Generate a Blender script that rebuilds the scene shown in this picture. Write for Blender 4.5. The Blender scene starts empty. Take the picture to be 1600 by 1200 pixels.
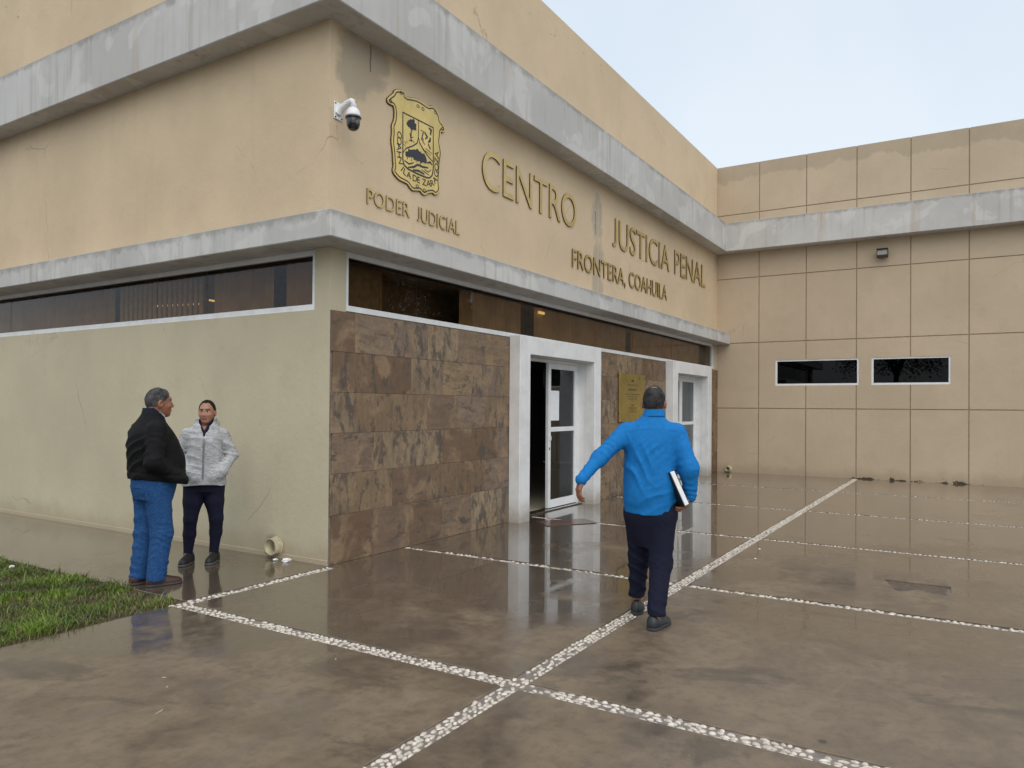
import bpy, bmesh, math, random
import numpy as np
from mathutils import Vector, Matrix
from mathutils.geometry import tessellate_polygon
rnd = random.Random(7)
R = math.radians
scn = bpy.context.scene
COL = scn.collection

# ------------------------------------------------------------------ camera
CAMP = Vector((-5.363, -5.455, 1.6))
YAW, PITCH, ROLL, FPX, UY = 0.5527, 0.0082, 0.0073, 1160.2, 25.7
fw = Vector((math.cos(PITCH)*math.cos(YAW), math.cos(PITCH)*math.sin(YAW), math.sin(PITCH)))
rt = Vector((math.sin(YAW), -math.cos(YAW), 0)); up = rt.cross(fw)
rt2 = rt*math.cos(ROLL) + up*math.sin(ROLL); up2 = up*math.cos(ROLL) - rt*math.sin(ROLL)
cd = bpy.data.cameras.new('camera'); cam = bpy.data.objects.new('camera', cd); COL.objects.link(cam)
cam.matrix_world = Matrix(((rt2.x, up2.x, -fw.x, CAMP.x), (rt2.y, up2.y, -fw.y, CAMP.y), (rt2.z, up2.z, -fw.z, CAMP.z), (0, 0, 0, 1)))
cd.sensor_width = 36; cd.lens = FPX/1600*36; cd.shift_y = UY/1600; cd.clip_end = 2000; cd.clip_start = 0.05
scn.camera = cam

# ------------------------------------------------------------------ overcast sky, soft sun
SUN_AZ, SUN_EL = R(222), R(52)           # azimuth counter-clockwise from +X
w = bpy.data.worlds.new('World'); scn.world = w; w.use_nodes = True
wn = w.node_tree; wn.nodes.clear()
sky = wn.nodes.new('ShaderNodeTexSky'); sky.sky_type = 'NISHITA'; sky.sun_disc = False
sky.sun_elevation = SUN_EL; sky.sun_rotation = math.pi/2 - SUN_AZ; sky.dust_density = 4; sky.air_density = 1.2
b1 = wn.nodes.new('ShaderNodeBackground'); b1.inputs[1].default_value = 0.05
b2 = wn.nodes.new('ShaderNodeBackground'); b2.inputs[0].default_value = (0.835, 0.915, 0.975, 1); b2.inputs[1].default_value = 0.67
tcw = wn.nodes.new('ShaderNodeTexCoord'); nzw = wn.nodes.new('ShaderNodeTexNoise'); nzw.inputs['Scale'].default_value = 2.2; nzw.inputs['Detail'].default_value = 4
mxw = wn.nodes.new('ShaderNodeMix'); mxw.data_type = 'RGBA'; mxw.inputs[6].default_value = (0.77, 0.865, 0.945, 1); mxw.inputs[7].default_value = (0.90, 0.955, 0.99, 1)
mrw = wn.nodes.new('ShaderNodeMapRange'); mrw.inputs[1].default_value = 0.35; mrw.inputs[2].default_value = 0.65
wn.links.new(tcw.outputs['Generated'], nzw.inputs['Vector']); wn.links.new(nzw.outputs[0], mrw.inputs[0]); wn.links.new(mrw.outputs[0], mxw.inputs[0]); wn.links.new(mxw.outputs[2], b2.inputs[0])
ad = wn.nodes.new('ShaderNodeAddShader'); wo = wn.nodes.new('ShaderNodeOutputWorld')
wn.links.new(sky.outputs[0], b1.inputs[0]); wn.links.new(b1.outputs[0], ad.inputs[0]); wn.links.new(b2.outputs[0], ad.inputs[1]); wn.links.new(ad.outputs[0], wo.inputs[0])
sl = bpy.data.lights.new('sun', 'SUN'); sl.energy = 0.9; sl.angle = R(75); sl.color = (1, 0.95, 0.88)
so = bpy.data.objects.new('sun', sl); COL.objects.link(so)
sd = Vector((math.cos(SUN_EL)*math.cos(SUN_AZ), math.cos(SUN_EL)*math.sin(SUN_AZ), math.sin(SUN_EL)))
so.rotation_euler = sd.to_track_quat('Z', 'Y').to_euler(); so.location = (-8, -10, 14)
scn.view_settings.view_transform = 'Standard'; scn.view_settings.look = 'None'
scn.view_settings.exposure = 0.2; scn.view_settings.gamma = 1; scn.view_settings.use_curve_mapping = False

# ------------------------------------------------------------------ shader helpers
class X:
    """a socket with arithmetic"""
    def __init__(s, m, k): s.m, s.k = m, k
    def op(s, o, *a):
        n = s.m.nt.nodes.new('ShaderNodeMath'); n.operation = o
        for i, v in enumerate((s,)+a):
            if isinstance(v, X): s.m.nt.links.new(v.k, n.inputs[i])
            else: n.inputs[i].default_value = v
        return X(s.m, n.outputs[0])
    def __add__(s, o): return s.op('ADD', o)
    def __sub__(s, o): return s.op('SUBTRACT', o)
    def __mul__(s, o): return s.op('MULTIPLY', o)
    def __truediv__(s, o): return s.op('DIVIDE', o)
    def __rsub__(s, o): return (s*-1.0)+o
    __radd__ = __add__; __rmul__ = __mul__
    def abs(s): return s.op('ABSOLUTE')
    def max(s, o): return s.op('MAXIMUM', o)
    def min(s, o): return s.op('MINIMUM', o)
    def lt(s, o): return s.op('LESS_THAN', o)
    def gt(s, o): return s.op('GREATER_THAN', o)
    def ramp(s, a, b, lo=0.0, hi=1.0):
        n = s.m.nt.nodes.new('ShaderNodeMapRange'); n.interpolation_type = 'SMOOTHSTEP'
        s.m.nt.links.new(s.k, n.inputs[0])
        for i, v in zip((1, 2, 3, 4), (a, b, lo, hi)): n.inputs[i].default_value = v
        return X(s.m, n.outputs[0])
class Mat:
    def __init__(s, name):
        s.mat = bpy.data.materials.new(name); s.mat.use_nodes = True; s.nt = s.mat.node_tree
        s.bsdf = s.nt.nodes['Principled BSDF']; s.out = s.nt.nodes['Material Output']
    def n(s, t): return s.nt.nodes.new(t)
    def world(s):
        if not hasattr(s, '_w'):
            g = s.n('ShaderNodeNewGeometry'); q = s.n('ShaderNodeSeparateXYZ'); s.nt.links.new(g.outputs['Position'], q.inputs[0])
            s._w = tuple(X(s, q.outputs[i]) for i in range(3))
        return s._w
    def objc(s):
        g = s.n('ShaderNodeTexCoord'); q = s.n('ShaderNodeSeparateXYZ'); s.nt.links.new(g.outputs['Object'], q.inputs[0])
        return tuple(X(s, q.outputs[i]) for i in range(3))
    def random(s): return X(s, s.n('ShaderNodeObjectInfo').outputs['Random'])
    def vec(s, x, y, z):
        n = s.n('ShaderNodeCombineXYZ')
        for i, v in enumerate((x, y, z)):
            if isinstance(v, X): s.nt.links.new(v.k, n.inputs[i])
            else: n.inputs[i].default_value = v
        return n.outputs[0]
    def noise(s, v, scale, detail=4, rough=0.55, dist=0.0):
        n = s.n('ShaderNodeTexNoise'); s.nt.links.new(v, n.inputs['Vector'])
        n.inputs['Scale'].default_value = scale; n.inputs['Detail'].default_value = detail
        n.inputs['Roughness'].default_value = rough; n.inputs['Distortion'].default_value = dist
        return X(s, n.outputs[0])
    def voro(s, v, scale):
        n = s.n('ShaderNodeTexVoronoi'); s.nt.links.new(v, n.inputs['Vector']); n.inputs['Scale'].default_value = scale
        return X(s, n.outputs['Distance'])
    def cracks(s, v, scale, width):
        n = s.n('ShaderNodeTexVoronoi'); n.feature = 'DISTANCE_TO_EDGE'; s.nt.links.new(v, n.inputs['Vector']); n.inputs['Scale'].default_value = scale
        return X(s, n.outputs['Distance']).ramp(width, width*0.35)
    def mix(s, f, a, b):
        n = s.n('ShaderNodeMix'); n.data_type = 'RGBA'
        for i, v in ((0, f), (6, a), (7, b)):
            if isinstance(v, X): s.nt.links.new(v.k, n.inputs[i])
            elif i == 0: n.inputs[0].default_value = v
            else: n.inputs[i].default_value = (*v, 1)
        return X(s, n.outputs[2])
    def set(s, **kw):
        for k, v in kw.items():
            k = k.replace('_', ' ')
            i = s.bsdf.inputs[k]
            if isinstance(v, X): s.nt.links.new(v.k, i)
            elif isinstance(v, tuple): i.default_value = (*v, 1)
            else: i.default_value = v
        return s
    def bump(s, h, strength=0.3, dist=0.01):
        n = s.n('ShaderNodeBump'); n.inputs['Strength'].default_value = strength; n.inputs['Distance'].default_value = dist
        s.nt.links.new(h.k, n.inputs['Height']); s.nt.links.new(n.outputs[0], s.bsdf.inputs['Normal']); return s
def plain(name, col, rough=0.6, metal=0.0, var=0.12, scale=14, bump=0.0, **kw):
    m = Mat(name); o = m.objc(); v = m.vec(*o); f = m.noise(v, scale, 4)
    c = m.mix(f.ramp(0.3, 0.7), tuple(x*(1-var) for x in col), tuple(min(1, x*(1+var)) for x in col))
    m.set(Base_Color=c, Roughness=rough, Metallic=metal, **kw)
    if bump: m.bump(m.noise(v, scale*6, 3), bump, 0.004)
    return m.mat

# ------------------------------------------------------------------ dimensions (metres; corner of the building = origin)
L = 13.346; WEND = -7.35; LEND = 13.0
ZS = 2.575; ZLB, ZLT, PLB = 3.196, 3.458, 0.334
ZUB, ZUT, PUB, ZPAR = 5.472, 6.174, 0.318, 7.679
GZ = (1.6, 3.221, 4.837, 6.445)
GY = (-1.033, -2.128, -3.225, -4.325, -5.435, -6.545)
PORT = ((3.367, 6.002, 3.652, 5.749), (9.566, 12.257, 9.861, 11.976)); PT, OT, PP = 2.586, 2.335, 0.198
MY = -3.224; LX = (-1.69, 1.175, 3.996, 6.95, 10.156)

# ------------------------------------------------------------------ materials
def stucco(name, col, wing=False, lower=False):
    m = Mat(name); x, y, z = m.world(); v = m.vec(x, y, z)
    big = m.noise(v, 0.55, 4, 0.6); mid = m.noise(v, 2.6, 6, 0.62); fine = m.noise(v, 60, 4, 0.6)
    st = m.noise(m.vec(x*5.0, y*5.0, z*0.35), 1.3, 5, 0.6)
    c = m.mix(big.ramp(0.3, 0.7), tuple(a*0.92 for a in col), tuple(a*1.06 for a in col))
    c = m.mix(mid.ramp(0.5, 0.8)*0.35, c, (col[0]*0.80, col[1]*0.79, col[2]*0.78))
    c = m.mix(st.ramp(0.55, 0.85)*0.25, c, (col[0]*0.74, col[1]*0.72, col[2]*0.68))
    wx = m.vec(x+(mid-0.5)*0.5, y+(big-0.5)*0.6, z+(mid-0.5)*0.35)
    c = m.mix(m.cracks(wx, 0.42, 0.0035)*m.noise(v, 0.8, 2).ramp(0.52, 0.66)*0.40, c, (0.17, 0.13, 0.085))
    c = m.mix(m.noise(v, 9, 5, 0.7).ramp(0.52, 0.85)*0.22, c, (col[0]*0.84, col[1]*0.83, col[2]*0.82))
    # rising damp and splash dirt along the ground line
    low = (z + (mid-0.5)*0.5).ramp(0.32, 0.02)
    c = m.mix(low*0.45, c, (0.30, 0.23, 0.15))
    if wing:
        brk = ((z*1.0 + (m.noise(m.vec(x, y*1.0, z*2.0), 2.6, 7, 0.75)-0.5)*0.62).lt(0.012)) * y.lt(-2.9)*y.gt(-5.7)
        c = m.mix(brk*0.9, c, (0.035, 0.028, 0.022))
        top = (z + (m.noise(m.vec(y*1.3, 3.0, z*0.3), 1.6, 4)-0.5)*0.75).ramp(7.28, 7.36)
        c = m.mix(top*0.30*(z.gt(6.2)), c, (0.24, 0.20, 0.14))
    elif lower:
        smear = m.noise(m.vec(x, y*1.2, z*0.7), 2.2, 5, 0.65)
        c = m.mix(smear.ramp(0.55, 0.75)*z.ramp(1.2, 2.4)*0.25, c, (0.28, 0.25, 0.19))
        pipe = (((y-0.78)*(y-0.78)*9.0 + (z-0.1)*(z-0.1)*14.0) + (mid-0.5)*0.7).ramp(0.35, 0.02)
        c = m.mix(pipe*0.55, c, (0.16, 0.13, 0.07))
    else:
        wob = (mid-0.5)
        def ell(cx, cz, rx, rz, n=0.5):
            dx = (x-cx)/rx; dz = (z-cz)/rz
            return ((dx*dx+dz*dz) + wob*n*7 + (m.noise(v, 12, 5, 0.7)-0.5)*1.2).ramp(1.5, 0.5)
        front = y.gt(-0.05)*y.lt(0.02)*x.gt(0.03)
        a = ell(0.40, 5.12, 0.33, 0.40).max(ell(0.62, 5.36, 0.22, 0.20))
        c = m.mix(a*0.62*front, c, (0.30, 0.265, 0.21))
        b = ell(6.22, 4.86, 0.19, 0.42, 0.7).max(ell(6.30, 4.18, 0.20, 0.30, 0.5)).max(ell(6.26, 3.66, 0.20, 0.28, 0.5))
        c = m.mix(b*0.55*front, c, (0.33, 0.295, 0.245))
        wig = (m.noise(m.vec(0.0, 0.0, z), 3.0, 4)-0.5)*0.10
        drip = ((x-6.27+wig).abs()).ramp(0.022, 0.008) * z.gt(3.5)*z.lt(5.46)
        c = m.mix(drip*0.6*front, c, (0.55, 0.52, 0.47))
        crk = ((x-6.15+wig*0.8).abs()).ramp(0.014, 0.005)*z.gt(4.55)*z.lt(4.95)
        crk = crk.max(((x-0.555+wig).abs()).ramp(0.013, 0.005)*z.gt(5.16)*z.lt(5.45))
        c = m.mix(crk*0.85*front, c, (0.10, 0.08, 0.06))
        # pale ghost of the two fallen letters
        gh = (((x-5.74).abs().lt(0.03)) * (z-4.74).abs().lt(0.25)).max(((x-6.04).abs().lt(0.03))*(z-4.74).abs().lt(0.25))
        gh = gh.max((z-4.98).abs().lt(0.03)*(x-6.18).abs().lt(0.16)).max((z-4.50).abs().lt(0.03)*(x-6.18).abs().lt(0.16)).max((z-4.75).abs().lt(0.03)*(x-6.16).abs().lt(0.13))
        rr = ((x-5.72)*(x-5.72)*5.0+(z-4.74)*(z-4.74))
        gh = gh.max(rr.gt(0.048)*rr.lt(0.070)*x.gt(5.72)*x.lt(6.0))
        c = m.mix(gh*fine.ramp(0.42, 0.62)*0.4*front, c, (0.56, 0.53, 0.48))
        # black mould under the coping of the front parapet
        mo = m.noise(m.vec(x*1.2, y, z*2.0), 4.0, 6, 0.7).ramp(0.60, 0.70)*z.gt(7.2)
        c = m.mix(mo*0.6, c, (0.10, 0.085, 0.06))
    m.set(Base_Color=c, Roughness=0.88, Specular_IOR_Level=0.25)
    m.bump(fine*0.6+mid*1.5+m.noise(v, 14, 4, 0.6)*0.9, 0.36, 0.010)
    return m.mat
PAINT = (0.645, 0.515, 0.352)
M = {}
M['stucco'] = stucco('stucco_tan', PAINT)
M['stucco_low'] = stucco('stucco_olive', (0.535, 0.485, 0.350), lower=True)
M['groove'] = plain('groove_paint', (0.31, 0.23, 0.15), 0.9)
M['stucco_wing'] = stucco('stucco_panel', (0.535, 0.437, 0.318), wing=True)
def concrete_band():
    m = Mat('band_concrete'); x, y, z = m.world(); v = m.vec(x, y, z)
    big = m.noise(v, 0.8, 4); mid = m.noise(v, 5, 6, 0.65); fine = m.noise(v, 70, 3)
    st = m.noise(m.vec(x*9.0, y*9.0, z*0.35), 1.0, 5, 0.62); st2 = m.noise(m.vec(x*3.0, y*3.0, z*0.3), 1.0, 4, 0.6)
    c = m.mix(big.ramp(0.3, 0.7), (0.485, 0.48, 0.46), (0.575, 0.575, 0.56))
    c = m.mix(m.noise(v, 1.7, 3, 0.5, 0.6).ramp(0.54, 0.60)*0.5, c, (0.66, 0.65, 0.63))
    c = m.mix(st.ramp(0.46, 0.74)*m.noise(v, 0.9, 3).ramp(0.35, 0.65)*0.7, c, (0.32, 0.30, 0.265))
    c = m.mix(st2.ramp(0.57, 0.70)*0.45, c, (0.44, 0.36, 0.28))
    c = m.mix(mid.ramp(0.55, 0.8)*0.3, c, (0.36, 0.35, 0.33))
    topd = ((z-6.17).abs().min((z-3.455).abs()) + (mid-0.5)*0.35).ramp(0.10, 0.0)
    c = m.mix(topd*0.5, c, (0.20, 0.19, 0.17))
    m.set(Base_Color=c, Roughness=0.85, Specular_IOR_Level=0.3); m.bump(fine*0.4+mid*1.2+st*0.8, 0.35, 0.008)
    return m.mat
M['band'] = concrete_band()
def white_paint(name, col, dirt=True):
    m = Mat(name); x, y, z = m.world(); v = m.vec(x, y, z)
    mid = m.noise(v, 4, 6, 0.62); fine = m.noise(v, 50, 3)
    c = m.mix(mid.ramp(0.35, 0.75), col, tuple(a*0.86 for a in col))
    if dirt:
        c = m.mix((z+(mid-0.5)*0.5).ramp(0.36, 0.0)*0.75, c, (0.30, 0.255, 0.19))
        c = m.mix(m.noise(m.vec(x*7.0, y*7.0, z*0.4), 1.0, 4).ramp(0.58, 0.8)*0.3, c, (0.50, 0.48, 0.44))
    m.set(Base_Color=c, Roughness=0.6); m.bump(fine+mid, 0.12, 0.005)
    return m.mat
M['portal'] = white_paint('portal_white', (0.78, 0.79, 0.79))
M['alu'] = white_paint('frame_white', (0.80, 0.82, 0.83), False)
def stone_tile():
    m = Mat('slate_tile'); x, y, z = m.objc(); r = m.random(); r2 = (r*37.7).op('FRACT'); r3 = (r*91.3).op('FRACT')
    sel = r2.gt(0.45)
    sx = 1.0+sel*3.2; sz = 4.4-sel*3.4
    v = m.vec(x*sx+r*50.0, y, z*sz+r3*30.0)
    a = m.noise(v, 3.0, 7, 0.66, 0.5); b = m.noise(m.vec(x+r*20.0, y, z+r2*20.0), 2.6, 5, 0.6, 0.6); f = m.noise(m.vec(x*1.3+r*9.0, y, z*1.3), 15, 6, 0.7)
    c = m.mix(r3.ramp(0.05, 0.95), (0.165, 0.100, 0.058), (0.295, 0.208, 0.122))
    c = m.mix(r.ramp(0.62, 0.95)*0.7, c, (0.225, 0.168, 0.135))
    c = m.mix(r2.ramp(0.72, 0.98)*0.5, c, (0.40, 0.325, 0.22))
    c = m.mix(a.ramp(0.40, 0.66)*0.6, c, (0.130, 0.086, 0.056))
    c = m.mix(b.ramp(0.50, 0.64)*0.65, c, (0.33, 0.228, 0.132))
    dk = m.noise(m.vec(x*(1.0+sel)+r3*33.0, y, z*(2.0-sel)+r*41.0), 3.4, 7, 0.7, 0.4)
    c = m.mix((dk+(r2-0.5)*0.10+(f-0.5)*0.15).ramp(0.520, 0.62)*0.78, c, (0.072, 0.063, 0.055))
    c = m.mix(f.ramp(0.35, 0.7)*0.25, c, (0.09, 0.065, 0.045))
    m.set(Base_Color=c, Roughness=f.ramp(0.2, 0.8, 0.42, 0.7)); m.bump(a*1.5+f*0.8+dk, 0.5, 0.006)
    return m.mat
M['tile'] = stone_tile()
def wet_concrete():
    m = Mat('wet_concrete'); x, y, z = m.world(); v = m.vec(x, y, z)
    n1 = m.noise(v, 0.42, 5, 0.6, 0.5); n2 = m.noise(v, 1.9, 6, 0.65, 0.3); n3 = m.noise(v, 11, 6, 0.7); f = m.noise(v, 90, 4, 0.7)
    br = m.noise(m.vec(x*0.8+y*2.6, y*0.8-x*0.5, z), 3.0, 5, 0.65)
    wet = ((n1-0.5)*1.7 + (n2-0.5)*0.8 + (n3-0.5)*0.25 + (y*0.055+0.60) + (x*0.045)).ramp(0.16, 0.60)
    c = m.mix(n2.ramp(0.3, 0.72), (0.212, 0.162, 0.108), (0.142, 0.106, 0.069))
    c = m.mix(n3.ramp(0.42, 0.70)*0.55, c, (0.105, 0.080, 0.056))
    c = m.mix(br.ramp(0.52, 0.72)*0.35, c, (0.25, 0.195, 0.135))
    c = m.mix(wet*0.72, c, (0.066, 0.050, 0.036))
    st = m.noise(v, 0.9, 4, 0.6, 1.2)
    c = m.mix(st.ramp(0.60, 0.70)*0.4, c, (0.13, 0.105, 0.085))
    gr = m.noise(v, 55, 5, 0.75); c = m.mix(gr.ramp(0.55, 0.8)*0.30, c, (0.31, 0.26, 0.20)); c = m.mix(gr.ramp(0.45, 0.22)*0.35, c, (0.06, 0.047, 0.035))
    wx = m.vec(x+(n2-0.5)*0.7, y+(n1-0.5)*0.9, z); c = m.mix(m.cracks(wx, 0.30, 0.004)*n1.ramp(0.45, 0.6)*0.6, c, (0.05, 0.04, 0.03))
    sm = m.noise(m.vec(x*1.6+y*0.5, y*0.9, 4.0), 1.25, 7, 0.72, 0.6); c = m.mix(sm.ramp(0.54, 0.64)*0.6, c, (0.075, 0.058, 0.043))
    sp = m.voro(v, 1.35); c = m.mix((sp+(n3-0.5)*0.02).ramp(0.036, 0.024)*0.75, c, (0.045, 0.036, 0.03))
    sp2 = m.voro(m.vec(x+7.3, y-2.2, z), 3.7); c = m.mix((sp2+(n3-0.5)*0.03).ramp(0.030, 0.018)*0.55, c, (0.06, 0.05, 0.04))
    m.set(Base_Color=c, Roughness=(1.0-wet)*0.28+0.24+(n3-0.5)*0.12, Coat_Weight=wet*0.8+0.2, Coat_Roughness=(1.0-wet)*0.20+0.02+(n2-0.45).max(0.0)*0.08, Coat_IOR=1.6, IOR=1.4)
    m.bump(n3*0.6+f*0.5+gr*0.6, 0.16, 0.004)
    return m.mat
M['slab'] = wet_concrete()
def mortar():
    m = Mat('strip_mortar'); x, y, z = m.world(); v = m.vec(x, y, z); n = m.noise(v, 22, 5, 0.7)
    m.set(Base_Color=m.mix(n.ramp(0.3, 0.7), (0.15, 0.125, 0.105), (0.26, 0.225, 0.195)), Roughness=0.45, Coat_Weight=0.4, Coat_Roughness=0.2); m.bump(n, 0.4, 0.006)
    return m.mat
M['mortar'] = mortar()
def pebble():
    m = Mat('white_pebble'); x, y, z = m.world(); v = m.vec(x, y, z); n = m.noise(v, 26, 2); n2 = m.noise(v, 5, 3)
    c = m.mix(n.ramp(0.32, 0.68), (0.70, 0.65, 0.57), (0.46, 0.40, 0.33)); c = m.mix(n2.ramp(0.5, 0.8)*0.4, c, (0.36, 0.31, 0.25))
    m.set(Base_Color=c, Roughness=0.35, Coat_Weight=0.3, Coat_Roughness=0.15); return m.mat
M['pebble'] = pebble()
def glass(name, tint, rough=0.0, k=1.25):
    m = Mat(name); m.nt.nodes.remove(m.bsdf)
    t = m.n('ShaderNodeBsdfTransparent'); t.inputs[0].default_value = (*tint, 1)
    g = m.n('ShaderNodeBsdfGlossy'); g.inputs['Roughness'].default_value = rough; g.inputs[0].default_value = (0.92, 0.95, 1, 1)
    ge = m.n('ShaderNodeNewGeometry'); dt = m.n('ShaderNodeVectorMath'); dt.operation = 'DOT_PRODUCT'; m.nt.links.new(ge.outputs['Normal'], dt.inputs[0]); m.nt.links.new(ge.outputs['Incoming'], dt.inputs[1])
    fres = (((1.0-X(m, dt.outputs['Value']).abs()).op('POWER', 5.0))*0.95+0.045)*k; mx = m.n('ShaderNodeMixShader')
    m.nt.links.new(fres.min(1.0).k, mx.inputs[0]); m.nt.links.new(t.outputs[0], mx.inputs[1]); m.nt.links.new(g.outputs[0], mx.inputs[2]); m.nt.links.new(mx.outputs[0], m.out.inputs[0])
    return m.mat
M['bronze'] = glass('bronze_glass', (0.54, 0.44, 0.33), 0.0, 0.85); M['dark_glass'] = glass('dark_glass', (0.10, 0.11, 0.12), 0.0, 0.4); M['clear'] = glass('door_glass', (0.30, 0.34, 0.34))
M['curtain'] = plain('curtain_cloth', (0.60, 0.49, 0.36), 0.9, var=0.15, scale=3)
M['blind'] = plain('blind_slat', (0.66, 0.56, 0.42), 0.8)
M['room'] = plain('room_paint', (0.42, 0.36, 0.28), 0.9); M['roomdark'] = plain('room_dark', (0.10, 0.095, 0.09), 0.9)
M['black'] = plain('black_rubber', (0.015, 0.015, 0.016), 0.5)
def gold(name, col, rough, metal=0.75):
    m = Mat(name); x, y, z = m.world(); v = m.vec(x, y, z); n = m.noise(v, 3.2, 5, 0.6); f = m.noise(v, 7, 3)
    c = m.mix(n.ramp(0.3, 0.75), col, tuple(a*0.78 for a in col))
    m.set(Base_Color=c, Metallic=metal, Roughness=f.ramp(0.3, 0.7, rough-0.06, rough+0.1)); return m.mat
M['gold'] = gold('brass_letter', (0.74, 0.56, 0.24), 0.42); M['goldplate'] = gold('brass_plate', (0.86, 0.66, 0.25), 0.45, 0.3)
M['plaque'] = gold('plaque_brass', (0.46, 0.35, 0.11), 0.3, 0.7)
M['ink'] = plain('engraved_black', (0.028, 0.028, 0.034), 0.5)
M['camwhite'] = plain('camera_shell', (0.78, 0.80, 0.82), 0.35, var=0.04)
M['camblack'] = plain('camera_dome', (0.012, 0.012, 0.014), 0.12, var=0.02, Coat_Weight=0.6)
M['pvc'] = plain('pvc_pipe', (0.48, 0.43, 0.29), 0.6, var=0.25, scale=9)
M['lamp'] = plain('lamp_metal', (0.09, 0.085, 0.08), 0.5); M['lampglass'] = plain('lamp_lens', (0.22, 0.215, 0.20), 0.25)
M['paper'] = plain('white_paper', (0.80, 0.82, 0.84), 0.8, var=0.04)
M['red'] = plain('red_wrapper', (0.45, 0.04, 0.025), 0.5)
M['cover'] = plain('rusty_cover', (0.115, 0.058, 0.042), 0.42, 0.2, var=0.4, scale=12, bump=0.3, Coat_Weight=0.5, Coat_Roughness=0.1)
M['hole'] = plain('broken_concrete', (0.115, 0.090, 0.070), 0.3, var=0.3, scale=20, bump=0.4, Coat_Weight=0.6, Coat_Roughness=0.06)
M['soil'] = plain('soil', (0.075, 0.052, 0.034), 0.9, var=0.4, scale=6, bump=0.6)
M['asphalt'] = plain('asphalt', (0.06, 0.06, 0.06), 0.7, var=0.2, scale=3)
em = Mat('warm_lamp'); em.set(Base_Color=(0.9, 0.75, 0.4), Emission_Color=(1.0, 0.72, 0.28), Emission_Strength=1.0); M['glow'] = em.mat

# ------------------------------------------------------------------ mesh helpers
def link(o, parent=None):
    COL.objects.link(o)
    if parent is not None: o.parent = parent
    return o
def tag(o, label, cat=None, group=None, kind=None):
    o['label'] = label
    if cat: o['category'] = cat
    if group: o['group'] = group
    if kind: o['kind'] = kind
    return o
def empty(name, loc=(0, 0, 0), label=None, cat=None, group=None, kind=None, rz=0.0):
    o = bpy.data.objects.new(name, None); o.location = loc; o.rotation_euler = (0, 0, rz); o.empty_display_size = 0.2; link(o)
    if label: tag(o, label, cat, group, kind)
    return o
def wloc(o):
    p = Vector((0, 0, 0))
    while o is not None: p = p + o.location; o = o.parent
    return p
def mesh(name, vs, fs, mat, parent=None, smooth=False, local=False):
    me = bpy.data.meshes.new(name)
    off = wloc(parent) if (parent is not None and not local) else Vector((0, 0, 0))
    me.from_pydata([tuple(Vector(v)-off) for v in vs], [], fs); me.materials.append(mat)
    if smooth: me.polygons.foreach_set('use_smooth', [True]*len(me.polygons))
    me.update(); return link(bpy.data.objects.new(name, me), parent)
def bm_obj(name, bm, mat, parent=None, smooth=False):
    bmesh.ops.recalc_face_normals(bm, faces=bm.faces[:])
    me = bpy.data.meshes.new(name)
    if parent is not None: bmesh.ops.translate(bm, vec=-wloc(parent), verts=bm.verts[:])
    bm.to_mesh(me); bm.free(); me.materials.append(mat)
    if smooth: me.polygons.foreach_set('use_smooth', [True]*len(me.polygons))
    return link(bpy.data.objects.new(name, me), parent)
def bbox(bm, x0, x1, y0, y1, z0, z1):
    vs = [bm.verts.new(p) for p in ((x0, y0, z0), (x1, y0, z0), (x1, y1, z0), (x0, y1, z0), (x0, y0, z1), (x1, y0, z1), (x1, y1, z1), (x0, y1, z1))]
    for f in ((3, 2, 1, 0), (4, 5, 6, 7), (0, 1, 5, 4), (1, 2, 6, 5), (2, 3, 7, 6), (3, 0, 4, 7)): bm.faces.new([vs[i] for i in f])
def box(name, x0, x1, y0, y1, z0, z1, mat, parent=None, bevel=0.0):
    bm = bmesh.new(); bbox(bm, min(x0, x1), max(x0, x1), min(y0, y1), max(y0, y1), z0, z1)
    if bevel: bmesh.ops.bevel(bm, geom=bm.edges[:], offset=bevel, segments=1, affect='EDGES')
    return bm_obj(name, bm, mat, parent)
def boxes(name, lst, mat, parent=None):
    bm = bmesh.new()
    for b in lst: bbox(bm, *b)
    return bm_obj(name, bm, mat, parent)
def prism(name, poly, d0, d1, mat, parent=None, plane='xy', bevel=0.0, holes=()):
    """extrude a polygon; plane 'xy' along z, 'xz' along y, 'yz' along x"""
    to = {'xy': lambda a, b, c: (a, b, c), 'xz': lambda a, b, c: (a, c, b), 'yz': lambda a, b, c: (c, a, b)}[plane]
    loops = [list(poly)]+[list(h) for h in holes]; bm = bmesh.new(); flat = []; V0 = []; V1 = []
    for lp in loops:
        a = [bm.verts.new(to(u, v, d0)) for u, v in lp]; b = [bm.verts.new(to(u, v, d1)) for u, v in lp]
        V0 += a; V1 += b
        for i in range(len(lp)): bm.faces.new((a[i], a[(i+1) % len(lp)], b[(i+1) % len(lp)], b[i]))
    if len(loops) == 1 and len(poly) <= 12:
        bm.faces.new(V0); bm.faces.new(V1)
    else:
        for t in tessellate_polygon([[Vector((u, v, 0)) for u, v in lp] for lp in loops]):
            for V in (V0, V1):
                try: bm.faces.new([V[i] for i in t])
                except ValueError: pass
    bmesh.ops.recalc_face_normals(bm, faces=bm.faces[:])
    if bevel:
        es = [e for e in bm.edges if len(e.link_faces) == 2 and e.calc_face_angle(0) > 0.5]
        bmesh.ops.bevel(bm, geom=es, offset=bevel, segments=1, affect='EDGES')
    return bm_obj(name, bm, mat, parent)
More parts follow.
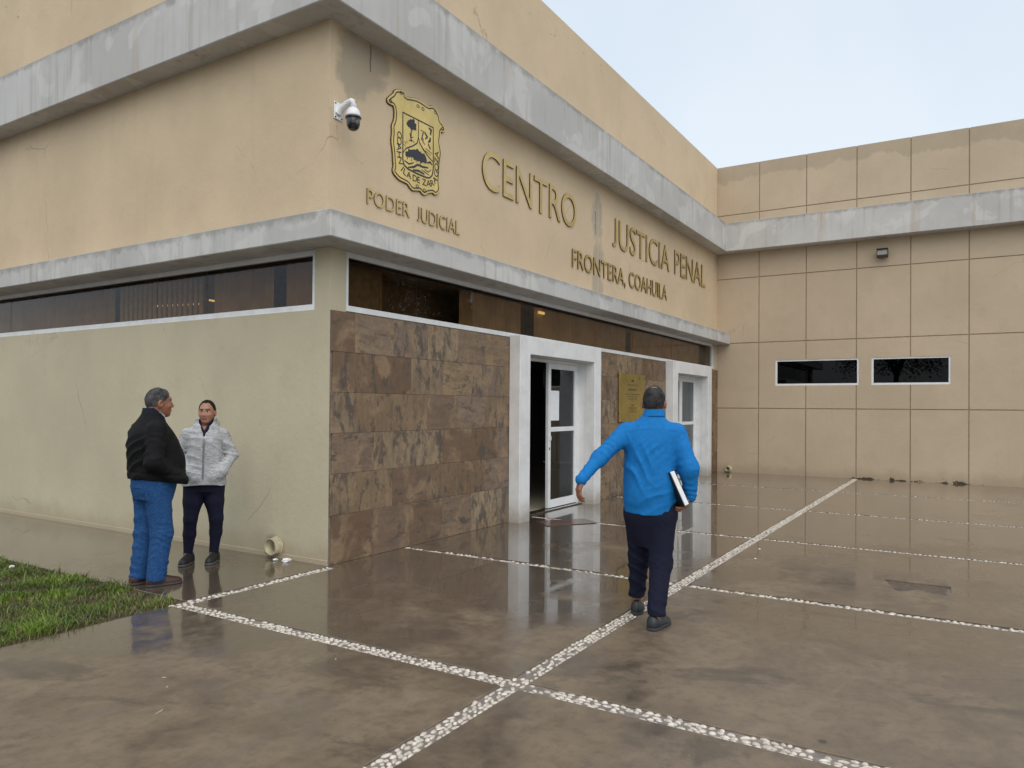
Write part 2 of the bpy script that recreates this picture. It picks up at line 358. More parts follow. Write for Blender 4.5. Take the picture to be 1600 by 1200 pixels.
def cells(name, us, vs, keep, d0, d1, mat, parent, plane):
    """wall of rectangular cells with openings"""
    to = {'xz': lambda a, b, c: (a, c, b), 'yz': lambda a, b, c: (c, a, b), 'xy': lambda a, b, c: (a, b, c)}[plane]
    us, vs = sorted(set(us)), sorted(set(vs)); bm = bmesh.new(); cache = {}
    def vt(i, j, d):
        k = (i, j, d)
        if k not in cache: cache[k] = bm.verts.new(to(us[i], vs[j], d1 if d else d0))
        return cache[k]
    K = {(i, j): keep((us[i]+us[i+1])/2, (vs[j]+vs[j+1])/2) for i in range(len(us)-1) for j in range(len(vs)-1)}
    for (i, j), k in K.items():
        if not k: continue
        for d in (0, 1): bm.faces.new((vt(i, j, d), vt(i+1, j, d), vt(i+1, j+1, d), vt(i, j+1, d)))
        for di, dj, a, b in ((-1, 0, (i, j), (i, j+1)), (1, 0, (i+1, j), (i+1, j+1)), (0, -1, (i, j), (i+1, j)), (0, 1, (i, j+1), (i+1, j+1))):
            if not K.get((i+di, j+dj), False): bm.faces.new((vt(*a, 0), vt(*b, 0), vt(*b, 1), vt(*a, 1)))
    return bm_obj(name, bm, mat, parent)
def lathe(name, prof, mat, parent, axis='z', loc=(0, 0, 0), n=24, smooth=True):
    vs, fs = [], []
    for (r, h) in prof:
        for k in range(n):
            a = 2*math.pi*k/n; p = {'z': (r*math.cos(a), r*math.sin(a), h), 'x': (h, r*math.cos(a), r*math.sin(a)), 'y': (r*math.cos(a), h, r*math.sin(a))}[axis]
            vs.append(tuple(p[i]+loc[i] for i in range(3)))
    for i in range(len(prof)-1):
        for k in range(n): fs.append((i*n+k, i*n+(k+1) % n, (i+1)*n+(k+1) % n, (i+1)*n+k))
    return mesh(name, vs, fs, mat, parent, smooth)
def tube(name, pts, rads, mat, parent, n=10, smooth=True, local=False):
    vs, fs = [], []; pts = [Vector(p) for p in pts]
    if not hasattr(rads, '__len__'): rads = [rads]*len(pts)
    for i, p in enumerate(pts):
        d = (pts[min(i+1, len(pts)-1)]-pts[max(i-1, 0)]).normalized()
        a = d.cross(Vector((0, 0, 1)) if abs(d.z) < 0.9 else Vector((1, 0, 0))).normalized(); b = d.cross(a)
        for k in range(n):
            t = 2*math.pi*k/n; vs.append(p+(a*math.cos(t)+b*math.sin(t))*rads[i])
    for i in range(len(pts)-1):
        for k in range(n): fs.append((i*n+k, i*n+(k+1) % n, (i+1)*n+(k+1) % n, (i+1)*n+k))
    fs.append(tuple(range(n))); fs.append(tuple(range((len(pts)-1)*n, len(pts)*n)))
    return mesh(name, vs, fs, mat, parent, smooth, local)

# ================================================================== GROUND
g = box('ground', -300, 300, -300, 300, -0.4, -0.13, M['asphalt']); tag(g, 'dark paved ground around the courthouse forecourt', 'ground', kind='structure')
pave = empty('pavement', (0, 0, 0), 'wet grey brown concrete forecourt divided by white pebble strips', 'pavement', kind='structure')
HM = 0.060; HCS = (0.062, 0.050, 0.044, 0.040, 0.040); HC = HCS[0]
def slab(poly, holes=()):
    return prism('concrete_slab', poly, -0.12, 0.0, M['slab'], pave, 'xy', 0.004 if not holes else 0.0, holes)
SY = -0.09                                   # strip running out from the building corner
xs = list(LX)+[L]
hole = [(2.452, -4.77), (2.35, -4.80), (2.16, -4.86), (1.99, -4.905), (2.05, -4.98), (2.17, -5.06), (2.10, -5.17), (2.06, -5.30), (2.20, -5.32), (2.445, -5.31), (2.44, -5.05)]
for i in range(5):
    x0, x1 = xs[i]+HCS[i], (xs[i+1]-HCS[i+1] if i < 4 else L)
    if i == 0: slab([(x0, MY+HM), (x1, MY+HM), (x1, -0.003), (0.0, -0.003), (0.0, SY-HM), (x0, SY-HM)])
    else: slab([(x0, MY+HM), (x1, MY+HM), (x1, -0.003), (x0, -0.003)])
    slab([(x0, -9.0), (x1, -9.0), (x1, MY-HM), (x0, MY-HM)], [hole] if i == 1 else ())
slab([(-14, MY+HM), (LX[0]-HC, MY+HM), (LX[0]-HC, -0.07), (-14, -0.07)])
slab([(-14, -14), (LX[0]-HC, -14), (LX[0]-HC, MY-HM), (-14, MY-HM)])
slab([(LX[0]-HC+0.01, -14), (L+6, -14), (L+6, -9.01), (LX[0]-HC+0.01, -9.01)])
slab([(L+0.3, -9.0), (L+6, -9.0), (L+6, WEND-0.01), (L+0.3, WEND-0.01)])
slab([(-1.60, SY+HM), (-0.003, SY+HM), (-0.003, LEND), (-1.60, LEND)])
# lobby floor inside the two doorways
hb = mesh('broken_patch', [(x, y, -0.012+rnd.uniform(-0.002, 0.002)) for x, y in [(1.9, -4.7), (2.5, -4.7), (2.5, -5.4), (1.9, -5.4)]], [(0, 1, 2, 3)], M['hole'], pave)
hb['label'] = 'shallow wet hollow broken out of the concrete slab'
# pebble strips
pv_proto = []
for k in range(7):
    rr = random.Random(k); vs, fs = [], []; n = 9
    ph = [1+rr.uniform(-0.16, 0.16) for _ in range(n)]
    for ring, (q, h) in enumerate(((1.0, -0.25), (0.95, 0.25), (0.62, 0.78))):
        for j in range(n):
            a = 2*math.pi*j/n; vs.append((q*ph[j]*math.cos(a), q*ph[j]*math.sin(a), h))
    vs.append((0, 0, 1.0))
    for i in range(2):
        for j in range(n): fs.append((i*n+j, i*n+(j+1) % n, (i+1)*n+(j+1) % n, (i+1)*n+j))
    for j in range(n): fs.append((2*n+j, 2*n+(j+1) % n, 3*n))
    me = bpy.data.meshes.new('pebble'); me.from_pydata(vs, [], fs); me.materials.append(M['pebble'])
    me.polygons.foreach_set('use_smooth', [True]*len(me.polygons)); pv_proto.append(me)
def project(p):
    d = Vector(p)-CAMP; z = d.dot(fw)
    if z < 0.1: return None
    return 800+FPX*d.dot(rt2)/z, 600+UY-FPX*d.dot(up2)/z, z
strips = []   # (axis, fixed, a0, a1, half width, rows)
strips.append(('x', MY, -14, L, HM, 4))
strips.append(('x', SY, LX[0]-HC, 0.0, HM, 3))
for i, x in enumerate(LX):
    strips.append(('y', x, MY+HM, SY-HM if i == 0 else -0.003, HCS[i], (4, 3, 2, 2, 2)[i])); strips.append(('y', x, -9.0, MY-HM, HCS[i], (4, 3, 2, 2, 2)[i]))
allp = []
for si, (ax, c, a0, a1, hw, rows) in enumerate(strips):
    if ax == 'x': so_ = box('pebble_strip', a0, a1, c-hw, c+hw, -0.12, -0.010, M['mortar'], pave)
    else: so_ = box('pebble_strip', c-hw, c+hw, a0, a1, -0.12, -0.010, M['mortar'], pave)
    lo = max(a0, -4.6) if ax == 'x' else a0
    for r in range(rows):
        t = lo+rnd.uniform(0.01, 0.05)
        while t < a1-0.02:
            o = c-hw+(r+0.5)*2*hw/rows+rnd.uniform(-0.005, 0.005)
            ln = rnd.uniform(0.014, 0.028)*rnd.uniform(0.85, 1.1); wd = hw/rows*rnd.uniform(0.62, 0.98)
            worn = 0.5+0.5*math.sin(t*2.3+c*5+r)*math.sin(t*0.9+c)
            if rnd.random() < 0.97-(0.30*worn**3 if c != LX[2] and c != LX[3] and c != LX[4] else 0.0)-(0.30 if (ax == 'y' and c == LX[1] and t > MY) else 0):
                p = (t, o) if ax == 'x' else (o, t)
                allp.append((p, ln, wd, (0 if ax == 'x' else math.pi/2)+rnd.gauss(0, 0.35), rnd.uniform(0.004, 0.012), rnd.randrange(7), so_))
            t += ln*2*rnd.uniform(1.06, 1.40 if rows > 2 else 1.15)
def size(q):
    pr = project((q[0][0], q[0][1], 0))
    if pr is None or not (-5 < pr[0] < 1605 and 0 < pr[1] < 1205): return 0
    return q[1]*q[2]/(pr[2]**3)
allp.sort(key=size, reverse=True)
rest = {}
for k, (p, ln, wd, ang, h, vi, par) in enumerate(allp):
    if k < 300:
        o = bpy.data.objects.new('pebble', pv_proto[vi]); link(o, par); o.location = (p[0], p[1], -0.0095); o.rotation_euler = (0, 0, ang); o.scale = (ln, wd, h)
    else: rest.setdefault(par.name, (par, []))[1].append((p, ln, wd, ang, h, vi))
for par, lst in rest.values():
    V, Fs = [], []
    for p, ln, wd, ang, h, vi in lst:
        me = pv_proto[vi]; b = len(V); ca, sa = math.cos(ang), math.sin(ang)
        for v in me.vertices:
            x, y = v.co.x*ln, v.co.y*wd; V.append((p[0]+x*ca-y*sa, p[1]+x*sa+y*ca, -0.0098+v.co.z*h))
        Fs += [tuple(b+i for i in f.vertices) for f in me.polygons]
    o = mesh('pebbles', V, Fs, M['pebble'], par, True); o['kind'] = 'stuff'

# soil bed and grass
so_ = cells('soil', [-14, -3, -1.602], [-0.068, 3, LEND], lambda a, b: True, -0.12, -0.012, M['soil'], None, 'xy'); tag(so_, 'dark damp soil bed under the patchy lawn', 'soil', kind='structure')
def grass():
    rg = np.random.default_rng(3); N = 190000
    x = np.concatenate([-1.60-rg.random(N)*2.4, -1.60-rg.random(30000)*8]); y = np.concatenate([-0.06+rg.random(N)*3.9, -0.06+rg.random(30000)*10])
    def fld(s, o): return (np.sin(x*s+o+1.7*np.sin(y*s*0.7+o))+np.sin(y*s*1.3+2*o+1.3*np.sin(x*s*0.9))+np.sin((x+y)*s*0.8+3*o))/3
    den = 0.5+0.42*fld(3.1, 1.0)+0.35*fld(8.3, 2.2)
    edge = np.minimum(-1.60-x, y+0.06); ok = rg.random(len(x)) < np.clip(den, 0.16, 1)*np.clip(0.35+edge*4, 0, 1)
    # ragged rounded corner
    ok &= ~((edge < 0.05+0.05*fld(9, 0.3)) & (rg.random(len(x)) < 0.6))
    x, y, den = x[ok], y[ok], den[ok]; n = len(x)
    tuft = np.clip(0.5+0.5*(np.sin(x*7+2*np.sin(y*5))+np.sin(y*8.5+2*np.sin(x*6)))/2, 0, 1)
    h = (0.020+0.065*tuft*np.clip(den, 0.2, 1.1))*rg.uniform(0.45, 1.5, n)*(1+0.8*(rg.random(n) < 0.04)); wd = rg.uniform(0.0022, 0.0045, n)
    a = rg.random(n)*2*np.pi; le = rg.uniform(0.2, 1.1, n)*h; la = rg.random(n)*2*np.pi
    z0 = np.full(n, -0.014); P = np.stack([x, y, z0], 1); side = np.stack([np.cos(a)*wd, np.sin(a)*wd, 0*a], 1)
    mid = P+np.stack([np.cos(la)*le*0.35, np.sin(la)*le*0.35, h*0.65], 1); tip = P+np.stack([np.cos(la)*le, np.sin(la)*le, h], 1)
    V = np.stack([P-side, P+side, mid+side*0.8, mid-side*0.8, tip], 1).reshape(-1, 3)
    b = np.arange(n)*5
    me = bpy.data.meshes.new('grass'); me.vertices.add(len(V)); me.vertices.foreach_set('co', V.astype(np.float32).ravel())
    quads = np.stack([b, b+1, b+2, b+3], 1); tris = np.stack([b+3, b+2, b+4], 1)
    loops = np.concatenate([quads.ravel(), tris.ravel()]); me.loops.add(len(loops)); me.loops.foreach_set('vertex_index', loops.astype(np.int32))
    me.polygons.add(2*n); me.polygons.foreach_set('loop_start', np.concatenate([np.arange(n)*4, 4*n+np.arange(n)*3]).astype(np.int32))
    me.polygons.foreach_set('loop_total', np.concatenate([np.full(n, 4), np.full(n, 3)]).astype(np.int32))
    dead = (rg.random(n) < np.clip(0.48-0.75*tuft*den, 0.04, 0.5))
    c = np.empty((n, 4), np.float32); k = np.clip(tuft*0.8+rg.normal(0, 0.18, n), 0, 1)[:, None]
    c[:, :3] = (1-k)*np.array([0.050, 0.092, 0.018])+k*np.array([0.20, 0.30, 0.030])
    dead |= rg.random(n) < np.clip(0.75-7*np.minimum(-1.60-x, y+0.06), 0, 0.7)
    c[dead, :3] = np.array([0.15, 0.10, 0.05])*rg.uniform(0.45, 1.2, dead.sum())[:, None]; c[:, 3] = 1
    at = me.color_attributes.new('tint', 'FLOAT_COLOR', 'POINT'); at.data.foreach_set('color', np.repeat(c, 5, 0).ravel())
    me.update(); me.validate()
    m = Mat('grass_blade'); ca = m.n('ShaderNodeVertexColor'); ca.layer_name = 'tint'; m.nt.links.new(ca.outputs[0], m.bsdf.inputs['Base Color']); m.set(Roughness=0.5)
    me.materials.append(m.mat); o = link(bpy.data.objects.new('grass', me)); tag(o, 'patchy short green lawn beside the olive wall', 'grass', kind='stuff')
grass()

# ================================================================== BUILDING
B = empty('courthouse_building', (0, 0, 0), 'tan stuccoed courthouse with grey concrete bands, slate cladding and panelled wing', 'building')
T = 0.22
# lower walls
door_hole = lambda x, z: not any(p[2]-0.02 < x < p[3]+0.02 and z < OT+0.02 for p in PORT)
us = [0.0, T, 3.632, 5.769, 9.841, 11.996, L]
cells('front_wall', us, [-0.1, OT+0.02, ZS-0.02], lambda x, z: door_hole(x, z), 0.0, T, M['stucco_low'], B, 'xz')
box('side_wall', 0.0, T, T, LEND, -0.1, ZS-0.004, M['stucco_low'], B)
prism('corner_pillar', [(0, 0), (0.222, 0), (0.222, 0.222), (0, 0.222)], ZS-0.02, ZLB+0.01, M['stucco_low'], B, 'xy')
tr = box('plinth', -0.014, 0.0, 0.0, LEND, -0.02, 0.048, M['stucco_low'], B, 0.004)
# upper walls, parapet, bands
def lpoly(p, t): return [(-p, LEND), (-p, -p), (L+0.0, -p), (L, t), (t, t), (t, LEND)]
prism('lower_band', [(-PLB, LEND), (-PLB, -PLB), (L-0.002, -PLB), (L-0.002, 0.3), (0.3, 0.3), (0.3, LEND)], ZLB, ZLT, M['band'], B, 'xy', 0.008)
prism('upper_wall', [(-0.035, LEND), (-0.035, 0.0), (L, 0.0), (L, T), (T, T), (T, LEND)], ZLT, ZUB, M['stucco'], B, 'xy')
WP = 0.338
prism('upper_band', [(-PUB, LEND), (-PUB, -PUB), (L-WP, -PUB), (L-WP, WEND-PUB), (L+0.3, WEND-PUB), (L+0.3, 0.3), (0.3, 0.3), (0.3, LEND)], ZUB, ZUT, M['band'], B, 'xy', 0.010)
prism('parapet', [(0.0, LEND), (0.0, 0.0), (L, 0.0), (L, T), (T, T), (T, LEND)], ZUT, ZPAR, M['stucco'], B, 'xy', 0.012)
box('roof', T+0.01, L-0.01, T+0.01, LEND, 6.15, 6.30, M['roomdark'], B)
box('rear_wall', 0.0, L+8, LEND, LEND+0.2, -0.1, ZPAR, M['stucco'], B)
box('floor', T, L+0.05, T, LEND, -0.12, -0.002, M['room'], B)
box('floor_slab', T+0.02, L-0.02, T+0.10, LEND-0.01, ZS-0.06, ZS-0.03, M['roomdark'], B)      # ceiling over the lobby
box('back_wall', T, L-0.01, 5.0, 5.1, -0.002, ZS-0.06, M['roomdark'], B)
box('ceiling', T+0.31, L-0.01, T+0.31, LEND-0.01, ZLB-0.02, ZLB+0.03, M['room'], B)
# wing
cw = [0.0]+list(GY)+[WEND]
WINS = ((-1.428, -3.281), (-3.541, -5.100)); WZ = (2.153, 2.772)
rowz = [(-0.05, GZ[0]), (GZ[0], GZ[1]), (GZ[1], GZ[2]), (GZ[2], ZUB), (ZUT, GZ[3]), (GZ[3], ZPAR)]
inwin = lambda y, z: any(b < y < a and WZ[0] < z < WZ[1] for a, b in WINS)
for i in range(len(cw)-1):
    for (z0, z1) in rowz:
        y1, y0 = cw[i]-(0.0115 if i else 0), cw[i+1]+(0.0115 if i < len(cw)-2 else 0)
        za = z0+(0.0115 if z0 in GZ else 0); zb = z1-(0.0115 if z1 in GZ else 0)
        uu = [y0, y1]+[q for ab in WINS for q in ab if y0 < q < y1]; vv = [za, zb]+[q for q in WZ if za < q < zb]
        parts_ = [(za, WZ[0]), (WZ[1], zb)] if any(q[1] <= y0 and q[0] >= y1 for q in WINS) and za < WZ[0] < zb else [(za, zb)]
        for (za_, zb_) in parts_: cells('wall_panel', uu, [za_, zb_]+[q for q in WZ if za_ < q < zb_], lambda y, z: not inwin(y, z), L+rnd.uniform(-0.0015, 0.0015), L+0.0100, M['stucco_wing'], B, 'yz')
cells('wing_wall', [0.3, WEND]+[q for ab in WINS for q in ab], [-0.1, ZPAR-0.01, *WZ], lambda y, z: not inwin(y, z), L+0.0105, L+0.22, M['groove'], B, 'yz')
box('wing_end_wall', L+0.03, L+9, WEND-0.001, WEND+0.2, -0.1, ZPAR-0.004, M['stucco_wing'], B)
box('wing_roof', L+0.22, L+9, WEND+0.2, LEND, 6.2, 6.3, M['roomdark'], B)
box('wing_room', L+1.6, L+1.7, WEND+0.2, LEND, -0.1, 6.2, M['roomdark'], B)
# wing windows
for (a, b) in WINS:
    f = boxes('window', [(L+0.012, L+0.07, b, a, WZ[0], WZ[0]+0.045), (L+0.012, L+0.07, b, a, WZ[1]-0.035, WZ[1]), (L+0.012, L+0.07, a-0.04, a, WZ[0]+0.045, WZ[1]-0.035), (L+0.012, L+0.07, b, b+0.04, WZ[0]+0.045, WZ[1]-0.035)], M['alu'], B)
    mesh('pane', [(L+0.045, y, z) for y, z in ((a-0.04, WZ[0]+0.045), (b+0.04, WZ[0]+0.045), (b+0.04, WZ[1]-0.035), (a-0.04, WZ[1]-0.035))], [(0, 1, 2, 3)], M['dark_glass'], f)
# strip windows: frame (part), panes (sub-parts)
def strip(axis, a0, a1, joints):
    d0, d1 = 0.045, 0.10
    def bx_(u0, u1, z0, z1, e=0): return (u0, u1, d0-e, d1, z0, z1) if axis == 'x' else (d0-e, d1, u0, u1, z0, z1)
    fr = boxes('strip_window', [bx_(a0, a1, ZS-0.003, ZS+0.055, 0.035), bx_(a0, a1, ZLB-0.055, ZLB-0.002), bx_(a0, a0+0.055, ZS+0.055, ZLB-0.055, 0.02), bx_(a1-0.055, a1, ZS+0.055, ZLB-0.055, 0.02)], M['alu'], B)
    fr['label'] = 'long clerestory window in white aluminium frame'
    js = [a0+0.055]+list(joints)+[a1-0.055]
    for i in range(len(js)-1):
        u0, u1 = js[i]+(0.002 if i else 0), js[i+1]-0.002; tl = rnd.uniform(-0.002, 0.002)
        q = [(u0, ZS+0.055), (u1, ZS+0.055), (u1, ZLB-0.055), (u0, ZLB-0.055)]
        dd = [0.075+tl, 0.075-tl, 0.075-tl, 0.075+tl]
        mesh('pane', [(u, d, z) if axis == 'x' else (d, u, z) for (u, z), d in zip(q, dd)], [(0, 1, 2, 3)], M['bronze'], fr)
strip('x', 0.224, 13.12, (1.45, 2.62, 4.0, 5.4, 6.9, 8.4, 9.9, 11.5)); strip('y', 0.224, LEND, (1.25, 2.05, 3.0, 4.2, 5.4, 6.6, 8, 9.5, 11))
box('end_filler', 13.12, L-0.001, 0.0, T, ZS-0.02, ZLB+0.01, M['stucco_low'], B)
# curtains and blinds behind the strips
def pleats(u0, u1, d, axis, amp, step, mat, name):
    vs, fs = [], []; n = int((u1-u0)/step)+1
    for i in range(n):
        u = u0+(u1-u0)*i/(n-1); dd = d+amp*math.sin(i*1.3)+amp*0.5*math.sin(i*0.37)
        for z in (ZS-0.02, ZLB-0.03): vs.append((u, dd, z) if axis == 'x' else (dd, u, z))
    for i in range(n-1): fs.append((2*i, 2*i+2, 2*i+3, 2*i+1))
    mesh(name, vs, fs, mat, B)
pleats(2.7, 4.3, 0.36, 'x', 0.02, 0.03, M['curtain'], 'curtain'); pleats(4.7, 8.3, 0.36, 'x', 0.02, 0.03, M['curtain'], 'curtain'); pleats(8.6, 13.0, 0.36, 'x', 0.02, 0.03, M['curtain'], 'curtain')
pleats(0.45, 1.25, 0.42, 'x', 0.015, 0.03, M['room'], 'curtain')
pleats(0.6, 1.05, 0.36, 'y', 0.02, 0.03, M['curtain'], 'curtain'); pleats(1.25, 2.3, 0.36, 'y', 0.02, 0.03, M['curtain'], 'curtain'); pleats(4.4, 9.5, 0.36, 'y', 0.02, 0.03, M['curtain'], 'curtain')
for k in range(17):
    y = 2.50+k*0.105
    box('blind', 0.34, 0.36, y, y+0.066, ZS-0.02, ZLB-0.03, M['blind'], B)
for k in range(2):
    t_ = tube('ceiling_lamp', [(0.62, 2.55 if k else 2.95, 2.885), (0.62, 2.75 if k else 3.9, 2.92)], 0.012, M['glow'], B, 8)
box('ceiling_lamp', 4.74, 4.92, 0.29, 0.31, 3.06, 3.10, M['glow'], B)
box('room_backing', 0.9, 1.0, 0.9, LEND-0.1, ZS-0.03, ZLB-0.02, M['room'], B); box('room_backing', 1.0, L-0.1, 0.9, 1.0, ZS-0.03, ZLB-0.02, M['room'], B)

# slate cladding
clad = cells('stone_cladding', us, [-0.05, OT+0.02, 2.556], lambda x, z: door_hole(x, z), -0.004, 0.0, M['mortar'], B, 'xz')
rows = [2.556, 2.143, 1.730, 1.317, 0.904, 0.490, 0.0]
tcache = {}
def tile(x0, x1, z0, z1):
    k = (round(x1-x0, 3), round(z1-z0, 3))
    if k not in tcache:
        bm = bmesh.new(); bbox(bm, 0, k[0], -0.018, 0.0, 0, k[1])
        es = [e for e in bm.edges if all(abs(v.co.y+0.018) < 1e-6 for v in e.verts)]
        bmesh.ops.bevel(bm, geom=es, offset=0.0022, segments=1, affect='EDGES'); bmesh.ops.recalc_face_normals(bm, faces=bm.faces[:])
        me = bpy.data.meshes.new('stone_tile'); bm.to_mesh(me); bm.free(); me.materials.append(M['tile']); tcache[k] = me
    o = bpy.data.objects.new('stone_tile', tcache[k]); link(o, clad); o.location = (x0, -0.0045+rnd.uniform(-0.0025, 0.0), z0)
TW = 0.61
for (a, b) in ((0.004, PORT[0][0]-0.002), (PORT[0][1]+0.002, PORT[1][0]-0.002), (PORT[1][1]+0.002, L-0.004)):
    for r in range(6):
        x = 0.33-TW*(1 if r % 2 == 0 else 0.5)
        while x < b:
            p, q = max(x, a)+0.0012, min(x+TW, b)-0.0012
            if q-p > 0.02: tile(p, q, rows[r+1]+0.0012, rows[r]-0.0012)
            x += TW
# portals and doors
for pi, (p0, p1, o0, o1) in enumerate(PORT):
    YB = 0.150
    po = prism('door_portal', [(p0, -0.02), (o0, -0.02), (o0, OT), (o1, OT), (o1, -0.02), (p1, -0.02), (p1, PT), (p0, PT)], -PP, -0.0225, M['portal'], B, 'xz', 0.006)
    po['label'] = 'white painted projecting door surround'
    boxes('reveal', [(o0-0.02, o0, -0.0222, T+0.002, 0.0, OT), (o1, o1+0.02, -0.0222, T+0.002, 0.0, OT), (o0-0.02, o1+0.02, -0.0222, T+0.002, OT, OT+0.02)], M['portal'], po)
    mid = (o0+o1)/2; zt = OT-0.005
    fr = boxes('door_frame', [(o0+0.001, o0+0.045, 0.10, 0.17, 0.0, zt), (o1-0.045, o1-0.001, 0.10, 0.17, 0.0, zt), (o0+0.045, o1-0.045, 0.10, 0.17, zt-0.045, zt)], M['alu'], B)
    th = box('threshold', o0, o1, 0.02, 0.2, 0.0, 0.018, M['slab'], B, 0.003)
    def build_leaf(h, e, ang, paper=False):
        wdt = abs(e-h); s = 1 if e > h else -1; H = zt-0.05-0.028; fw_ = 0.085
        bm = bmesh.new()
        for (u0, u1, z0, z1) in ((0, fw_, 0, H), (wdt-fw_, wdt, 0, H), (fw_, wdt-fw_, 0, 0.12), (fw_, wdt-fw_, H-0.085, H), (fw_, wdt-fw_, 1.185, 1.255)): bbox(bm, u0, u1, -0.022, 0.022, z0, z1)
        def place(q): 
            for v in q.verts:
                u, d, z = v.co; a = math.radians(ang); v.co = (h+s*(u*math.cos(a)-d*math.sin(a)), 0.125+u*math.sin(a)+d*math.cos(a), z+0.028)
        place(bm); d = bm_obj('glass_door', bm, M['alu'], B)
        for z0, z1 in ((0.12, 1.185), (1.255, H-0.085)):
            bm = bmesh.new(); vv = [bm.verts.new(q) for q in ((fw_, 0, z0), (wdt-fw_, 0, z0), (wdt-fw_, 0, z1), (fw_, 0, z1))]; bm.faces.new(vv); place(bm); bm_obj('pane', bm, M['clear'], d)
        bm = bmesh.new(); bbox(bm, wdt-0.055, wdt-0.035, -0.05, -0.023, 1.05, 1.12); place(bm); bm_obj('handle', bm, M['alu'], d)
        bm = bmesh.new(); bbox(bm, wdt-0.05, wdt-0.035, -0.03, -0.021, 0.90, 0.94); place(bm); bm_obj('lock', bm, M['black'], d)
        return d
    if pi == 0:
        build_leaf(o1-0.047, mid+0.02, 0); build_leaf(o0+0.047, mid-0.02, 86)
    else:
        build_leaf(o1-0.047, mid+0.002, 0); build_leaf(o0+0.047, mid-0.002, 0)


# ================================================================== SIGNS AND FITTINGS ON THE WALLS
fcache = {}
M['rim'] = gold('dark_brass', (0.13, 0.095, 0.045), 0.5)
M['straw'] = plain('dry_straw', (0.42, 0.37, 0.28), 0.8)
def glyph(ch, depth=0.5, bev=0.0):
    """mesh data of one character, cap height 1, extruded"""
    k = (ch, depth, bev)
    if k in fcache: return fcache[k]
    cu = bpy.data.curves.new('glyph', 'FONT'); cu.body = ch; cu.size = 1; cu.extrude = depth; cu.bevel_depth = bev; cu.resolution_u = 5
    ob = bpy.data.objects.new('glyph', cu); COL.objects.link(ob); dg = bpy.context.evaluated_depsgraph_get()
    me = bpy.data.meshes.new_from_object(ob.evaluated_get(dg)); V = [tuple(v.co) for v in me.vertices]; Fs = [tuple(p.vertices) for p in me.polygons]
    bpy.data.objects.remove(ob); bpy.data.curves.remove(cu); bpy.data.meshes.remove(me)
    fcache[k] = (V, Fs); return fcache[k]
CAP = max(v[1] for v in glyph('E', 0.0)[0])
def word(txt, x0, x1, z0, z1, y0, y1, mat, parent, name='letter', gap=0.0):
    ws = []; pos = []; cur = 0.0
    for i, ch in enumerate(txt):
        V, _ = glyph(ch, 0.0); xm = max(glyph(txt[:i+1].replace(' ', '_'), 0.0)[0], key=lambda v: v[0])[0]
        pos.append(xm-max(v[0] for v in V))
    a = pos[0]+min(v[0] for v in glyph(txt[0], 0.0)[0]); b = pos[-1]+max(v[0] for v in glyph(txt[-1], 0.0)[0])
    sx = (x1-x0)/(b-a); sz = (z1-z0)/CAP
    for ch, p in zip(txt, pos):
        V, Fs = glyph(ch, 0.5); lo_ = min(v[1] for v in V)
        if ch == 'J': V = [(v[0], (v[1]-lo_)*CAP/(CAP-lo_), v[2]) for v in V]
        o = mesh(name, [(x0+(p+v[0]-a)*sx, y0+(0.5-v[2])*(y1-y0), z0+v[1]*sz) for v in V], [f[::-1] for f in Fs], mat, parent)
        o.data.materials.append(M['rim'])
        for f_ in o.data.polygons:
            if abs(f_.normal.y) < 0.6: f_.material_index = 1
        o['label'] = 'gold capital letter '+ch if ch != ',' else 'gold comma'
for lab, grp in (('large gold lettering CENTRO JUSTICIA PENAL across the tan upper wall', [('CENTRO', 2.675, 5.40, 4.482, 4.99), ('JUSTICIA', 6.85, 9.785, 4.487, 5.0), ('PENAL', 10.11, 12.30, 4.50, 5.01)]),
                 ('smaller gold lettering FRONTERA, COAHUILA below the main title', [('FRONTERA,', 5.27, 7.44, 3.855, 4.145), ('COAHUILA', 7.60, 9.64, 3.862, 4.155)]),
                 ('small pale gold lettering PODER JUDICIAL under the crest', [('PODER', 0.505, 1.212, 3.744, 3.905), ('JUDICIAL', 1.345, 2.185, 3.742, 3.908)])):
    t = empty('wall_lettering', (grp[0][1], -0.01, grp[0][3]), lab, 'lettering')
    for (tx, a, b, z0, z1) in grp: word(tx, a, b, z0, z1, -0.006, -0.022 if z1-z0 > 0.2 else -0.016, M['gold'], t)
# crest
OUT = [(0.919, 5.09), (0.959, 5.121), (1.083, 5.15), (1.108, 5.121), (1.1, 5.086), (1.236, 5.124), (1.322, 5.138), (1.411, 5.136), (1.483, 5.128), (1.537, 5.13), (1.583, 5.157), (1.648, 5.157), (1.704, 5.119), (1.743, 5.069), (1.743, 5.034), (1.801, 5.013), (1.85, 4.976), (1.841, 4.932), (1.802, 4.906), (1.768, 4.92), (1.761, 4.837), (1.747, 4.763), (1.777, 4.691), (1.787, 4.636), (1.76, 4.524), (1.755, 4.419), (1.743, 4.323), (1.744, 4.254), (1.764, 4.224), (1.745, 4.173), (1.708, 4.135), (1.652, 4.116), (1.633, 4.139), (1.532, 4.109), (1.478, 4.067), (1.425, 4.071), (1.389, 4.101), (1.319, 4.083), (1.249, 4.066), (1.198, 4.091), (1.163, 4.12), (1.096, 4.124), (1.03, 4.128), (0.988, 4.139), (0.915, 4.178), (0.906, 4.218), (0.922, 4.249), (0.913, 4.316), (0.904, 4.419), (0.878, 4.518), (0.893, 4.629), (0.884, 4.7), (0.923, 4.766), (0.93, 4.854), (0.913, 4.923), (0.873, 4.919), (0.817, 4.921), (0.801, 4.952), (0.825, 4.986), (0.911, 5.06)]
